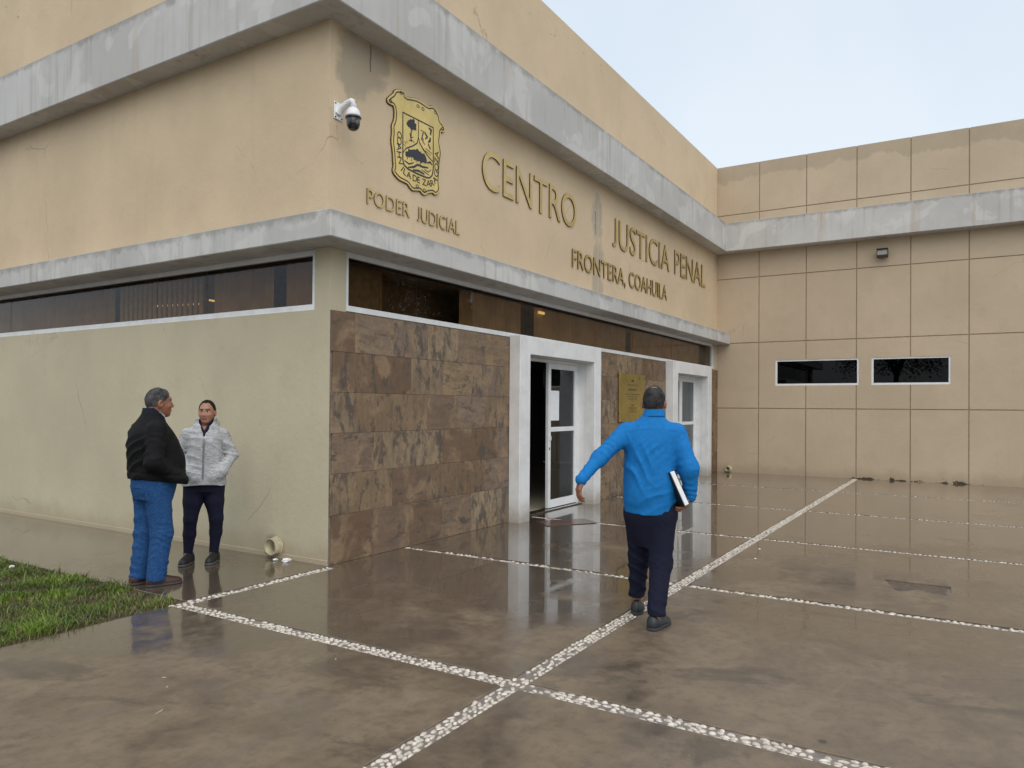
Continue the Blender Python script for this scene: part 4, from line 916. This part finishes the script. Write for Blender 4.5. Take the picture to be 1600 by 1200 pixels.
def head(s, C, f, H=1.0, nose=1.0):
    """skull, jaw, features; C skull centre, f facing direction (horizontal); returns a frame"""
    C = np.array(C, float); f = unit(f); sd_ = np.array([-f[1], f[0], 0.0]); u = np.array([0, 0, 1.0]); rot = np.array([sd_, f, u])
    at = lambda a, b, c: C+(sd_*a+f*b+u*c)*H
    s.ell(at(0, -0.004, 0.012), np.array([0.077, 0.097, 0.106])*H, 0.02, rot); s.ell(at(0, 0.038, -0.052), np.array([0.060, 0.058, 0.078])*H, 0.03, rot); s.ell(at(0, 0.066, -0.105), np.array([0.026, 0.022, 0.018])*H, 0.025, rot)
    s.ell(at(0, 0.078, 0.028), np.array([0.048, 0.018, 0.014])*H, 0.02, rot)                       # brow
    for q in (-1, 1):
        s.ell(at(q*0.031, 0.100, 0.003), np.array([0.017, 0.016, 0.012])*H, 0.012, rot, sub=True)  # eye sockets
        s.ell(at(q*0.031, 0.080, 0.003), np.array([0.014, 0.013, 0.0095])*H, 0.003, rot)           # eyeballs
        s.ell(at(q*0.042, 0.068, -0.035), np.array([0.022, 0.02, 0.02])*H, 0.02, rot)              # cheeks
        s.ell(at(q*0.083, -0.008, -0.014), np.array([0.012, 0.022, 0.035])*H, 0.006, rot)          # ears
        s.ell(at(q*0.088, 0.000, -0.012), np.array([0.006, 0.010, 0.018])*H, 0.004, rot, sub=True)
        s.ell(at(q*0.013, 0.098, -0.040), np.array([0.010, 0.010, 0.008])*H, 0.008, rot)
    s.cone(at(0, 0.090, 0.012), at(0, 0.103*nose, -0.032), 0.008*H, 0.012*H, 0.012)
    s.ell(at(0, 0.090, -0.066), np.array([0.024, 0.012, 0.007])*H, 0.008, rot); s.ell(at(0, 0.087, -0.079), np.array([0.021, 0.012, 0.008])*H, 0.008, rot)
    return C, sd_, f, H
def face_color(fr, base, lip, brow, extra=None):
    C, sd_, f, H = fr
    def fn(P):
        q = (P-C)/H; a = q@sd_; b = q@f; c = q[:, 2]; col = np.tile(np.array(base, np.float32), (len(P), 1)); aa = np.abs(a)
        hd = (np.abs(c) < 0.16) & (b > 0.03) & (aa < 0.07)
        def put(m, v, k=1.0): col[m] = col[m]*(1-k)+np.array(v, np.float32)*k
        put(hd & (np.abs(c+0.072) < 0.012) & (aa < 0.025) & (b > 0.07), lip, 0.8); put(hd & (np.abs(c+0.072) < 0.0028) & (aa < 0.022), [x*0.35 for x in lip])
        put(hd & (np.abs(c-0.026+0.06*(aa-0.03)) < 0.0055) & (aa > 0.012) & (aa < 0.052), brow, 0.85)
        put(hd & (np.abs(c-0.003) < 0.0085) & (np.abs(aa-0.031) < 0.014), (0.5, 0.45, 0.42), 0.8); put(hd & (np.abs(c-0.003) < 0.007) & (np.abs(aa-0.030) < 0.0075), (0.012, 0.008, 0.006)); put(hd & (np.abs(c-0.012) < 0.003) & (np.abs(aa-0.031) < 0.016), (0.03, 0.015, 0.01), 0.9)
        put(hd & (np.abs(aa-0.045) < 0.02) & (np.abs(c+0.035) < 0.02), (base[0]*1.12, base[1]*0.9, base[2]*0.85), 0.5)
        if extra: extra(col, a, b, c, put)
        return col
    return fn
def hair(s, fr, thick, front, nape, low=-0.10):
    """cap of hair: front = hairline height, nape = how low it goes at the back"""
    C, sd_, f, H = fr; rot = np.array([sd_, f, [0, 0, 1.0]]); at = lambda a, b, c: C+(sd_*a+f*b+np.array([0, 0, 1.0])*c)*H
    s.ell(at(0, -0.008, 0.014), np.array([0.077+thick, 0.097+thick, 0.106+thick])*H, 0.01, rot)
    def cutf(x, y, z):
        X0, Y0, Z0 = x-C[0], y-C[1], z-C[2]; b = (X0*f[0]+Y0*f[1])/H; c = Z0/H; a = np.abs((X0*sd_[0]+Y0*sd_[1])/H)
        fr_ = front+0.010-0.9*np.maximum(a-0.032, 0); line = np.where(b > 0.045, fr_, np.where(b > -0.005, -0.005+(b+0.005)/0.05*(fr_+0.005), np.where(b > -0.035, 0.016-(0.021)*(b+0.035)/0.03, nape)))
        return (line-c)*0.8*H
    s.cut(cutf)
def shoe(parent, c, d, ln, wd, hgt, mat, solemat, zs=0.0, tilt=0.0):
    d = unit((d[0], d[1], 0)); sdv = np.array([d[1], -d[0], 0]); c = np.array([c[0], c[1], 0.0]); rot = np.array([d, sdv, [0, 0, 1.0]])
    def mk(parts, cutz0, cutz1, name, m, grow=0.0):
        s = Sdf(c+np.array([-ln*0.72, -ln*0.72, -0.02]), c+np.array([ln*0.72, ln*0.72, hgt+0.06]), 0.006)
        for (u, w_, z, r) in parts: s.ell(c+d*u*ln+sdv*w_*wd+np.array([0, 0, z]), (r[0]*ln+grow, r[1]*wd+grow, r[2]), 0.03, rot)
        s.cut(lambda x, y, z: np.maximum(cutz0-z, z-cutz1)); o = sdf_obj(name, s, m, parent); o.location.z = zs; return o
    up_ = [(-0.30, 0, 0.03, (0.20, 0.42, hgt*0.75)), (-0.05, 0, 0.03, (0.28, 0.40, hgt*0.72)), (0.22, 0, 0.022, (0.27, 0.46, hgt*0.52)), (-0.32, 0, 0.06, (0.13, 0.36, hgt*0.62))]
    o = mk(up_, 0.018, hgt+0.04, 'shoe', mat); so2 = mk([(u, w_, 0.0, (r[0], r[1], 0.06)) for u, w_, z, r in up_[:3]], 0.0, 0.024, 'sole', solemat, 0.004); so2.parent = o; so2.location.z = 0
    return o
def person(name, base, label):
    b = Vector((base[0], base[1], 0)); a = math.atan2(b.y-CAMP.y, b.x-CAMP.x)-math.pi/2
    return empty(name, b, label, 'person', rz=a)

# ---------------------------------------------------------------- man in the blue shirt, walking away
M['skin1'] = skin('skin_brown'); SK1 = (0.30, 0.135, 0.075)
M['shirt'] = cloth('blue_shirt', (0.007, 0.175, 0.50), 0.14, 40, 0.8, 0.15); M['navy'] = cloth('navy_trousers', (0.009, 0.011, 0.030), 0.2, 60, 0.85)
M['hairgrey'] = hair_mat('hair_dark_grey', (0.008, 0.008, 0.008), (0.06, 0.06, 0.06)); M['shoeblack'] = plain('black_leather', (0.018, 0.02, 0.024), 0.4); M['sole'] = plain('dark_sole', (0.03, 0.032, 0.036), 0.7)
p1 = person('person', (-0.232, -3.503), 'walking person seen from behind in bright blue shirt and navy trousers')
LS, LE, LW = (-0.205, 0.17, 1.415), (-0.395, 0.03, 1.225), (-0.505, -0.13, 1.085)
RS, RE, RW = (0.165, 0.17, 1.415), (0.255, 0.10, 1.155), (0.262, 0.14, 0.945)
HR, KR, AR = (0.068, 0.16, 0.80), (0.055, 0.13, 0.45), (0.022, -0.01, 0.09)
HL, KL, AL = (-0.114, 0.20, 0.80), (-0.108, 0.33, 0.45), (-0.125, 0.40, 0.10)
s = Sdf((-0.66, -0.34, 0.0), (0.42, 0.66, 1.80), 0.0055)
fr = head(s, (0.0, 0.205, 1.640), (0.10, 1.0, 0)); s.cone((0, 0.195, 1.60), (-0.005, 0.185, 1.45), 0.058, 0.066, 0.03)
s.loft([(0.80, -0.025, 0.19, 0.165, 0.12), (1.0, -0.025, 0.19, 0.18, 0.14), (1.3, -0.022, 0.18, 0.175, 0.11), (1.46, -0.02, 0.18, 0.12, 0.07)], 0.04)
for a, b, c in ((LS, LE, LW), (RS, RE, RW)): s.chain((a, b, c), (0.055, 0.042, 0.028), 0.03)
for a, b, c in ((HR, KR, AR), (HL, KL, AL)): s.chain((a, b, c), (0.085, 0.055, 0.036), 0.03); s.cone(c, (c[0]+0.02, c[1]+0.09, 0.035), 0.034, 0.03, 0.02)
hand(s, LW, (-0.30, -0.12, -0.92), (0.75, 0.30, -0.1), (0.1, 0.9, 0.0), 0.55, 1.08)
hand(s, RW, (-0.42, -0.12, -0.86), (-0.85, 0.1, 0.25), (0.1, 0.95, 0.1), 0.62, 1.0)
def bald(col, a, b, c, put): put((c > 0.09) & (b < 0.02), (0.24, 0.13, 0.09), 0.6)
sdf_obj('body', s, M['skin1'], p1, face_color(fr, SK1, (0.25, 0.09, 0.07), (0.02, 0.02, 0.02), bald))
s = Sdf((-0.14, 0.04, 1.48), (0.14, 0.36, 1.80), 0.004); hair(s, fr, 0.007, 0.055, -0.048)
s.ell((0.0, 0.165, 1.785), (0.040, 0.035, 0.05), 0.01, sub=True); s.disp(lambda x, y, z: 0.003*wr(4, 60, 60, 60)(x, y, z)); sdf_obj('hair', s, M['hairgrey'], p1)
s = Sdf((-0.62, -0.24, 0.77), (0.42, 0.46, 1.66), 0.006)
s.loft([(0.78, -0.027, 0.19, 0.195, 0.162), (0.835, -0.027, 0.19, 0.188, 0.162), (0.93, -0.027, 0.195, 0.200, 0.184), (1.05, -0.026, 0.195, 0.201, 0.180), (1.2, -0.024, 0.188, 0.193, 0.164), (1.33, -0.02, 0.18, 0.198, 0.145), (1.43, -0.02, 0.18, 0.185, 0.118), (1.49, -0.02, 0.182, 0.135, 0.095), (1.535, -0.008, 0.188, 0.078, 0.078), (1.575, 0, 0.192, 0.060, 0.064)], 0.03)
s.chain((LS, LE, LW), (0.073, 0.058, 0.043), 0.05); s.chain((RS, RE, RW), (0.073, 0.060, 0.044), 0.05)
s.cone(LW, np.array(LW)+(np.array(LW)-np.array(LE))*0.06, 0.044, 0.044, 0.004); s.cut(lambda x, y, z: (0.822-0.014*np.cos(9*(x+0.03))-z))
for (a, b), fq, am, sd1 in (((LS, LE), 75, 0.0075, 1), ((LE, LW), 95, 0.007, 2), ((RS, RE), 70, 0.006, 3), ((RE, RW), 95, 0.0065, 4)): s.disp(rings(a, b, fq, am, sd1))
w1 = wr(5, 16, 8, 7); w2 = wr(6, 30, 16, 22)
s.disp(folds(301, 1.0, 0.2, 0.55, 34, 0.011, lambda x, y, z: (np.abs(x+0.02) < 0.19)*np.clip((1.42-z)/0.2, 0, 1))); s.disp(folds(302, 0.5, 0.0, -1.0, 40, 0.008, lambda x, y, z: np.clip((1.1-z)/0.15, 0, 1)*(np.abs(x+0.02) < 0.23)))
s.disp(folds(303, -1.0, 0.3, 0.8, 42, 0.007, lambda x, y, z: np.clip((z-1.15)/0.2, 0, 1)*np.clip((1.42-z)/0.06, 0, 1)*(np.abs(x+0.02) < 0.2)))
s.disp(lambda x, y, z: (0.0065*w1(x, y, z)+0.003*w2(x, y, z))*np.clip((1.45-z)/0.15, 0.15, 1)); s.disp(lambda x, y, z: -0.003*np.exp(-((z-1.43-0.02*np.cos(x*9))/0.006)**2))
sh = sdf_obj('shirt', s, M['shirt'], p1)
s = Sdf((-0.12, 0.06, 1.50), (0.12, 0.32, 1.68), 0.004); s.loft([(1.530, -0.004, 0.188, 0.090, 0.090), (1.560, 0, 0.190, 0.078, 0.082), (1.60, 0, 0.192, 0.070, 0.074)], 0.01); s.cut(lambda x, y, z: np.maximum(z-1.588+0.25*np.clip(0.19-y, -0.1, 0.0), 1.535-z)); sdf_obj('collar', s, M['shirt'], sh)
s = Sdf((-0.30, -0.16, 0.06), (0.26, 0.56, 0.92), 0.006); s.loft([(0.56, -0.024, 0.21, 0.09, 0.09), (0.66, -0.026, 0.20, 0.135, 0.12), (0.78, -0.026, 0.19, 0.190, 0.155), (0.88, -0.026, 0.19, 0.188, 0.155)], 0.04)
s.chain((HR, KR, AR), (0.104, 0.082, 0.064), 0.035); s.chain((HL, KL, AL), (0.102, 0.080, 0.060), 0.035); s.cut(lambda x, y, z: np.where(x > -0.04, 0.105, 0.135)+0.12*np.where(x > -0.04, y-0.0, y-0.42)*0.3-z)
for (a, b), fq, am, sd1 in (((HR, KR), 45, 0.005, 7), ((KR, AR), 60, 0.006, 8), ((HL, KL), 45, 0.005, 9), ((KL, AL), 60, 0.006, 10)): s.disp(rings(a, b, fq, am, sd1, 0.16))
s.disp(folds(311, 0.6, 0.3, 1.0, 30, 0.007)); s.disp(lambda x, y, z: 0.003*wr(11, 22, 12, 8)(x, y, z)); sdf_obj('trousers', s, M['navy'], p1)
shoe(p1, (0.045, 0.055), (0.45, 0.88), 0.29, 0.108, 0.085, M['shoeblack'], M['sole']); shoe(p1, (-0.118, 0.46), (0.05, 1), 0.29, 0.105, 0.085, M['shoeblack'], M['sole'])
# folder held against the hip
fo = empty('folder', wloc(p1)+Matrix.Rotation(p1.rotation_euler.z, 3, 'Z') @ Vector((0.222, 0.10, 0.885)), 'black folder with white pages held at the hip of the blue shirted person', 'folder', rz=p1.rotation_euler.z)
M['coverblk'] = plain('folder_cover', (0.012, 0.012, 0.014), 0.45)
def fbox(name, x0, x1, y0, y1, z0, z1, mat, bev=0.002):
    bm = bmesh.new(); bbox(bm, x0, x1, y0, y1, z0, z1); bmesh.ops.bevel(bm, geom=bm.edges[:], offset=bev, segments=1, affect='EDGES')
    bmesh.ops.rotate(bm, cent=(0, 0, 0), matrix=Matrix.Rotation(-0.42, 3, 'Y') @ Matrix.Rotation(0.42, 3, 'Z'), verts=bm.verts[:]); bmesh.ops.recalc_face_normals(bm, faces=bm.faces[:])
    me = bpy.data.meshes.new(name); bm.to_mesh(me); bm.free(); me.materials.append(mat); return link(bpy.data.objects.new(name, me), fo)
fbox('cover', -0.030, -0.024, -0.06, 0.13, 0.0, 0.27, M['coverblk']); fbox('cover', 0.010, 0.016, -0.06, 0.13, 0.0, 0.27, M['coverblk']); fbox('pages', -0.023, 0.009, -0.066, 0.12, 0.005, 0.265, M['paper'], 0.001); fbox('spine', -0.029, 0.015, 0.131, 0.138, 0.0, 0.27, M['coverblk'])

# ---------------------------------------------------------------- person in black jacket and jeans, in profile
M['jacket'] = cloth('black_jacket', (0.0055, 0.0055, 0.0065), 0.25, 50, 0.8); M['denim'] = cloth('blue_denim', (0.012, 0.055, 0.175), 0.35, 70, 0.9, col2=(0.026, 0.095, 0.245))
M['collar'] = cloth('dark_knit', (0.012, 0.016, 0.03), 0.2, 90); M['shirtpale'] = cloth('pale_shirt', (0.45, 0.50, 0.62), 0.1); M['brownshoe'] = plain('brown_leather', (0.050, 0.018, 0.014), 0.45); M['solegrey'] = plain('rubber_sole', (0.05, 0.045, 0.045), 0.7)
M['hairsilver'] = hair_mat('hair_silver', (0.016, 0.016, 0.017), (0.115, 0.115, 0.118))
p2 = person('person', (-1.40, 0.735), 'standing person in black jacket and blue jeans seen in profile beside the lawn'); p2.rotation_euler.z += R(20)
SR, ER, WR_ = (-0.045, -0.195, 1.375), (-0.10, -0.265, 1.10), (0.10, -0.215, 0.955); SL, EL_, WL = (-0.04, 0.185, 1.375), (0.0, 0.235, 1.11), (0.12, 0.16, 0.97)
HR, KR, AR = (0.0, -0.092, 0.84), (0.035, -0.105, 0.46), (-0.012, -0.112, 0.08); HL, KL, AL = (-0.02, 0.092, 0.84), (-0.03, 0.095, 0.46), (-0.085, 0.085, 0.08)
s = Sdf((-0.36, -0.40, 0.0), (0.36, 0.40, 1.79), 0.0055); fr = head(s, (0.040, 0.0, 1.615), (1.0, -0.14, 0), 1.03, 1.06); s.cone((0.01, 0, 1.56), (-0.02, 0, 1.42), 0.064, 0.07, 0.03)
s.loft([(0.84, 0, 0, 0.12, 0.16), (1.0, 0.03, 0, 0.17, 0.18), (1.3, -0.01, 0, 0.13, 0.17), (1.42, -0.03, 0, 0.08, 0.12)], 0.04)
WB, WC = tuple(np.array(ER)*0.45+np.array(WR_)*0.55), tuple(np.array(EL_)*0.45+np.array(WL)*0.55)
for a, b, c in ((SR, ER, WB), (SL, EL_, WC)): s.chain((a, b, c), (0.055, 0.042, 0.03), 0.03)
hand(s, WB, (0.75, 0.35, -0.3), (0, 1, 0), (0.5, 0, 0.8), 0.4); hand(s, WC, (0.75, -0.45, -0.3), (0, -1, 0), (0.5, 0, 0.8), 0.4)
for a, b, c in ((HR, KR, AR), (HL, KL, AL)): s.chain((a, b, c), (0.085, 0.058, 0.04), 0.03); s.cone(c, (c[0]+0.10, c[1], 0.035), 0.036, 0.03, 0.02)
def mous(col, a, b, c, put): put((np.abs(c+0.055) < 0.010) & (np.abs(a) < 0.028) & (b > 0.085), (0.42, 0.40, 0.38), 0.85)
sdf_obj('body', s, M['skin1'], p2, face_color(fr, (0.29, 0.125, 0.070), (0.24, 0.09, 0.07), (0.06, 0.055, 0.05), mous))
s = Sdf((-0.12, -0.14, 1.46), (0.19, 0.14, 1.79), 0.004); hair(s, fr, 0.010, 0.062, -0.075); s.disp(lambda x, y, z: 0.004*wr(24, 60, 60, 60)(x, y, z)); sdf_obj('hair', s, M['hairsilver'], p2)
s = Sdf((-0.38, -0.40, 0.85), (0.40, 0.40, 1.60), 0.006)
s.loft([(0.85, 0.015, 0, 0.205, 0.200), (0.93, 0.018, 0, 0.212, 0.208), (0.96, 0.022, 0, 0.225, 0.222), (1.05, 0.026, 0, 0.232, 0.228), (1.15, 0.016, 0, 0.226, 0.226), (1.24, -0.006, 0, 0.212, 0.220), (1.34, -0.026, 0, 0.180, 0.208), (1.41, -0.034, 0, 0.140, 0.170), (1.47, -0.026, 0, 0.100, 0.110), (1.52, -0.012, 0, 0.082, 0.086)], 0.03)
s.chain((SR, ER, WR_), (0.085, 0.074, 0.060), 0.05); s.chain((SL, EL_, WL), (0.085, 0.074, 0.060), 0.05); s.cone((0.10, -0.22, 0.955), (0.19, -0.15, 0.93), 0.060, 0.058, 0.05); s.cone((0.10, 0.2, 0.955), (0.20, 0.13, 0.93), 0.060, 0.055, 0.05)
s.cut(lambda x, y, z: 0.918-0.14*x-z); s.cut(lambda x, y, z: (z-(1.54-np.clip(x-0.0, 0, 1)*1.0)))
for (a, b), fq, am, sd1 in (((SR, ER), 60, 0.008, 31), ((ER, WR_), 70, 0.009, 32), ((SL, EL_), 60, 0.007, 33)): s.disp(rings(a, b, fq, am, sd1, 0.14))
s.disp(folds(331, 0.4, 0.4, 1.0, 30, 0.010)); s.disp(lambda x, y, z: 0.006*wr(34, 10, 10, 14)(x, y, z)+0.002*wr(35, 26, 26, 30)(x, y, z)); s.disp(lambda x, y, z: 0.006*np.exp(-((z-0.985+0.1*x)/0.012)**2)); jk = sdf_obj('jacket', s, M['jacket'], p2)
s = Sdf((-0.13, -0.13, 1.44), (0.13, 0.13, 1.60), 0.004); s.loft([(1.45, -0.028, 0, 0.112, 0.110), (1.50, -0.014, 0, 0.092, 0.090), (1.575, -0.008, 0, 0.084, 0.080)], 0.01); s.cut(lambda x, y, z: np.maximum(z-(1.565-np.clip(x+0.03, 0, 1)*0.85), 1.455-0.5*np.clip(x, 0, 1)-z)); sdf_obj('collar', s, M['collar'], jk)
s = Sdf((-0.13, -0.13, 1.40), (0.15, 0.13, 1.60), 0.004); s.loft([(1.40, 0.0, 0, 0.085, 0.08), (1.50, 0.006, 0, 0.081, 0.075), (1.56, 0.012, 0, 0.076, 0.071)], 0.01); s.cut(lambda x, y, z: z-(1.545-np.clip(x+0.01, 0, 1)*0.55)); sdf_obj('shirt', s, M['shirtpale'], p2)
s = Sdf((-0.30, -0.30, 0.03), (0.30, 0.30, 1.0), 0.006); s.loft([(0.76, 0.0, 0, 0.150, 0.172), (0.84, 0.0, 0, 0.178, 0.190), (0.97, 0.005, 0, 0.186, 0.196)], 0.04)
s.chain((HR, KR, AR), (0.112, 0.092, 0.080), 0.03); s.chain((HL, KL, AL), (0.112, 0.092, 0.080), 0.03); s.cut(lambda x, y, z: 0.052+0.10*np.clip(x, -0.05, 0.2)-z)
for (a, b), fq, am, sd1 in (((HR, KR), 50, 0.004, 41), ((KR, AR), 58, 0.008, 42), ((HL, KL), 50, 0.004, 43), ((KL, AL), 58, 0.007, 44)): s.disp(rings(a, b, fq, am, sd1, 0.17))
s.disp(folds(321, 0.5, 0.4, 1.0, 26, 0.006, lambda x, y, z: np.where(z > 0.7, 0.4, 1.0)))
for yc in (-0.085, 0.085):
    s.disp(lambda x, y, z: -0.005*((np.abs(np.maximum(np.abs(y-yc)-0.060, np.abs(z-0.80)-0.075)) < 0.0055) & (x < -0.03)))
s.disp(lambda x, y, z: 0.003*wr(45, 20, 16, 12)(x, y, z)); jn = sdf_obj('jeans', s, M['denim'], p2)
shoe(p2, (0.060, -0.112), (1, -0.05), 0.31, 0.110, 0.085, M['brownshoe'], M['solegrey']); shoe(p2, (-0.020, 0.085), (1, 0.12), 0.31, 0.110, 0.085, M['brownshoe'], M['solegrey'])

# ---------------------------------------------------------------- person in heather grey jacket, facing the camera
M['heather'] = cloth('heather_fleece', (0.55, 0.56, 0.57), 0.3, 26, 0.95, 0.35, stretch=(1.0, 1.0, 6.0), col2=(0.22, 0.23, 0.25), amt=0.85); M['leggings'] = cloth('navy_leggings', (0.008, 0.009, 0.028), 0.2, 60, 0.8)
M['hairblack'] = hair_mat('hair_black', (0.005, 0.0045, 0.004), (0.014, 0.011, 0.009)); M['sneaker'] = plain('black_sneaker', (0.012, 0.012, 0.013), 0.55); M['sneakersole'] = plain('sneaker_sole', (0.09, 0.09, 0.09), 0.6); M['zip'] = plain('grey_zip', (0.22, 0.22, 0.23), 0.5, 0.3)
p3 = person('person', (-0.62, 1.13), 'standing person in heather grey zip jacket and navy leggings by the wall')
SR, ER, WR_ = (0.176, 0.015, 1.300), (0.278, 0.035, 1.085), (0.175, -0.105, 0.93); SL, EL_, WL = (-0.140, 0.015, 1.300), (-0.225, 0.045, 1.09), (-0.135, -0.105, 0.93)
HR, KR, AR = (0.115, 0.01, 0.80), (0.132, -0.01, 0.45), (0.112, 0.02, 0.10); HL, KL, AL = (-0.082, 0.01, 0.80), (-0.108, -0.01, 0.45), (-0.128, 0.02, 0.10)
s = Sdf((-0.36, -0.26, 0.0), (0.40, 0.20, 1.70), 0.005); fr = head(s, (0.036, 0.0, 1.525), (-0.30, -1.0, 0), 0.95, 0.95); s.cone((0.034, 0.012, 1.48), (0.02, 0.02, 1.33), 0.050, 0.058, 0.03)
s.loft([(0.80, 0.017, 0, 0.16, 0.10), (1.0, 0.017, 0, 0.15, 0.10), (1.25, 0.017, 0, 0.15, 0.10), (1.36, 0.018, 0.01, 0.09, 0.06)], 0.04)
for a, b, c in ((SR, ER, WR_), (SL, EL_, WL)): s.chain((a, b, c), (0.045, 0.036, 0.026), 0.03)
hand(s, WR_, (-0.75, -0.25, -0.55), (0, 1, 0), (0, 0, 1), 0.3, 0.9); hand(s, WL, (0.75, -0.25, -0.55), (0, 1, 0), (0, 0, 1), 0.3, 0.9)
for a, b, c in ((HR, KR, AR), (HL, KL, AL)): s.chain((a, b, c), (0.085, 0.05, 0.034), 0.03); s.cone(c, (c[0]-0.03, c[1]-0.09, 0.035), 0.032, 0.026, 0.02)
sdf_obj('body', s, M['skin1'], p3, face_color(fr, (0.38, 0.19, 0.125), (0.33, 0.075, 0.075), (0.03, 0.02, 0.018)))
s = Sdf((-0.09, -0.14, 1.38), (0.17, 0.15, 1.68), 0.004); hair(s, fr, 0.009, 0.086, -0.07); s.ell((0.06, 0.105, 1.53), (0.035, 0.035, 0.04), 0.02); s.disp(lambda x, y, z: 0.0015*wr(54, 60, 60, 60)(x, y, z)); sdf_obj('hair', s, M['hairblack'], p3)
def jacket_w():
    s = Sdf((-0.34, -0.24, 0.74), (0.38, 0.22, 1.52), 0.0055)
    s.loft([(0.74, 0.017, 0, 0.200, 0.146), (0.80, 0.017, 0, 0.208, 0.152), (0.90, 0.017, 0, 0.206, 0.152), (1.02, 0.017, 0, 0.182, 0.140), (1.13, 0.017, -0.005, 0.166, 0.135), (1.24, 0.017, -0.010, 0.168, 0.136), (1.32, 0.018, 0.0, 0.160, 0.112), (1.375, 0.020, 0.008, 0.130, 0.092), (1.41, 0.026, 0.012, 0.100, 0.088), (1.475, 0.032, 0.014, 0.096, 0.092)], 0.025)
    s.chain((SR, ER, WR_), (0.066, 0.058, 0.050), 0.022); s.chain((SL, EL_, WL), (0.066, 0.058, 0.050), 0.022); s.ell((0.035, 0.085, 1.405), (0.125, 0.075, 0.06), 0.03)
    s.cone(WR_, (0.10, -0.125, 0.88), 0.050, 0.045, 0.05); s.cone(WL, (-0.07, -0.125, 0.88), 0.050, 0.045, 0.05); return s
s = jacket_w()
s.cut(lambda x, y, z: 0.79+0.012*np.cos(x*12)-z); s.cut(lambda x, y, z: z-1.455)
# V opening at the neck
s.cut(lambda x, y, z: np.where(y < 0.035, np.minimum(np.minimum(z-1.275, 1.0)*0.42-np.abs(x-0.008-0.13*(z-1.275)), 0.05), -1.0))
for (a, b), fq, am, sd1 in (((SR, ER), 70, 0.006, 61), ((ER, WR_), 90, 0.007, 62), ((SL, EL_), 70, 0.006, 63), ((EL_, WL), 90, 0.007, 64)): s.disp(rings(a, b, fq, am, sd1, 0.10))
s.disp(folds(341, 0.3, 0.2, 1.0, 36, 0.008)); s.disp(lambda x, y, z: 0.004*wr(65, 12, 10, 20)(x, y, z)); s.disp(lambda x, y, z: -0.004*np.exp(-((np.abs(x-0.017)-0.135+0.35*(z-0.88))/0.006)**2)*((z > 0.82) & (z < 0.98) & (y < 0))); jw = sdf_obj('jacket', s, M['heather'], p3)
tube('zipper', [(0.004, -0.145, 0.80), (0.002, -0.154, 0.88), (0.004, -0.146, 1.0), (0.006, -0.141, 1.1), (0.008, -0.147, 1.2), (0.008, -0.143, 1.26)], 0.008, M['zip'], jw, 8, local=True)
s = Sdf((-0.13, -0.16, 1.18), (0.18, 0.13, 1.50), 0.005); s.loft([(1.18, 0.016, -0.005, 0.12, 0.105), (1.30, 0.017, 0.0, 0.13, 0.100), (1.36, 0.020, 0.008, 0.10, 0.082), (1.40, 0.026, 0.012, 0.080, 0.078), (1.465, 0.034, 0.012, 0.078, 0.080)], 0.02); s.cut(lambda x, y, z: z-(1.45+0.5*np.clip(y, -0.1, 0.0)*1.2)); s.cut(lambda x, y, z: np.where(y < 0, np.minimum((z-1.335)*0.5-np.abs(x-0.012), 0.05), -1.0)); sdf_obj('polo_neck', s, M['leggings'], p3)
s = Sdf((-0.24, -0.16, 0.06), (0.27, 0.18, 0.90), 0.0055); s.loft([(0.72, 0.017, 0.01, 0.155, 0.11), (0.80, 0.017, 0.01, 0.182, 0.125), (0.87, 0.017, 0.01, 0.178, 0.125)], 0.04); s.chain((HR, (0.112, 0.005, 0.62), KR, (0.130, 0.015, 0.30), AR), (0.100, 0.094, 0.068, 0.060, 0.043), 0.02); s.chain((HL, (-0.088, 0.005, 0.62), KL, (-0.116, 0.015, 0.30), AL), (0.100, 0.092, 0.066, 0.060, 0.043), 0.02); s.ell((0.012, 0.01, 0.72), (0.05, 0.08, 0.06), 0.02); s.cut(lambda x, y, z: 0.07-z)
for (a, b), sd1 in (((KR, AR), 71), ((KL, AL), 72)): s.disp(rings(a, b, 85, 0.004, sd1, 0.1))
s.disp(lambda x, y, z: 0.0025*wr(73, 20, 20, 16)(x, y, z)); sdf_obj('leggings', s, M['leggings'], p3)
shoe(p3, (-0.142, -0.035), (-0.42, -0.9), 0.25, 0.098, 0.115, M['sneaker'], M['sneakersole']); shoe(p3, (0.098, -0.035), (-0.38, -0.92), 0.25, 0.098, 0.115, M['sneaker'], M['sneakersole'])
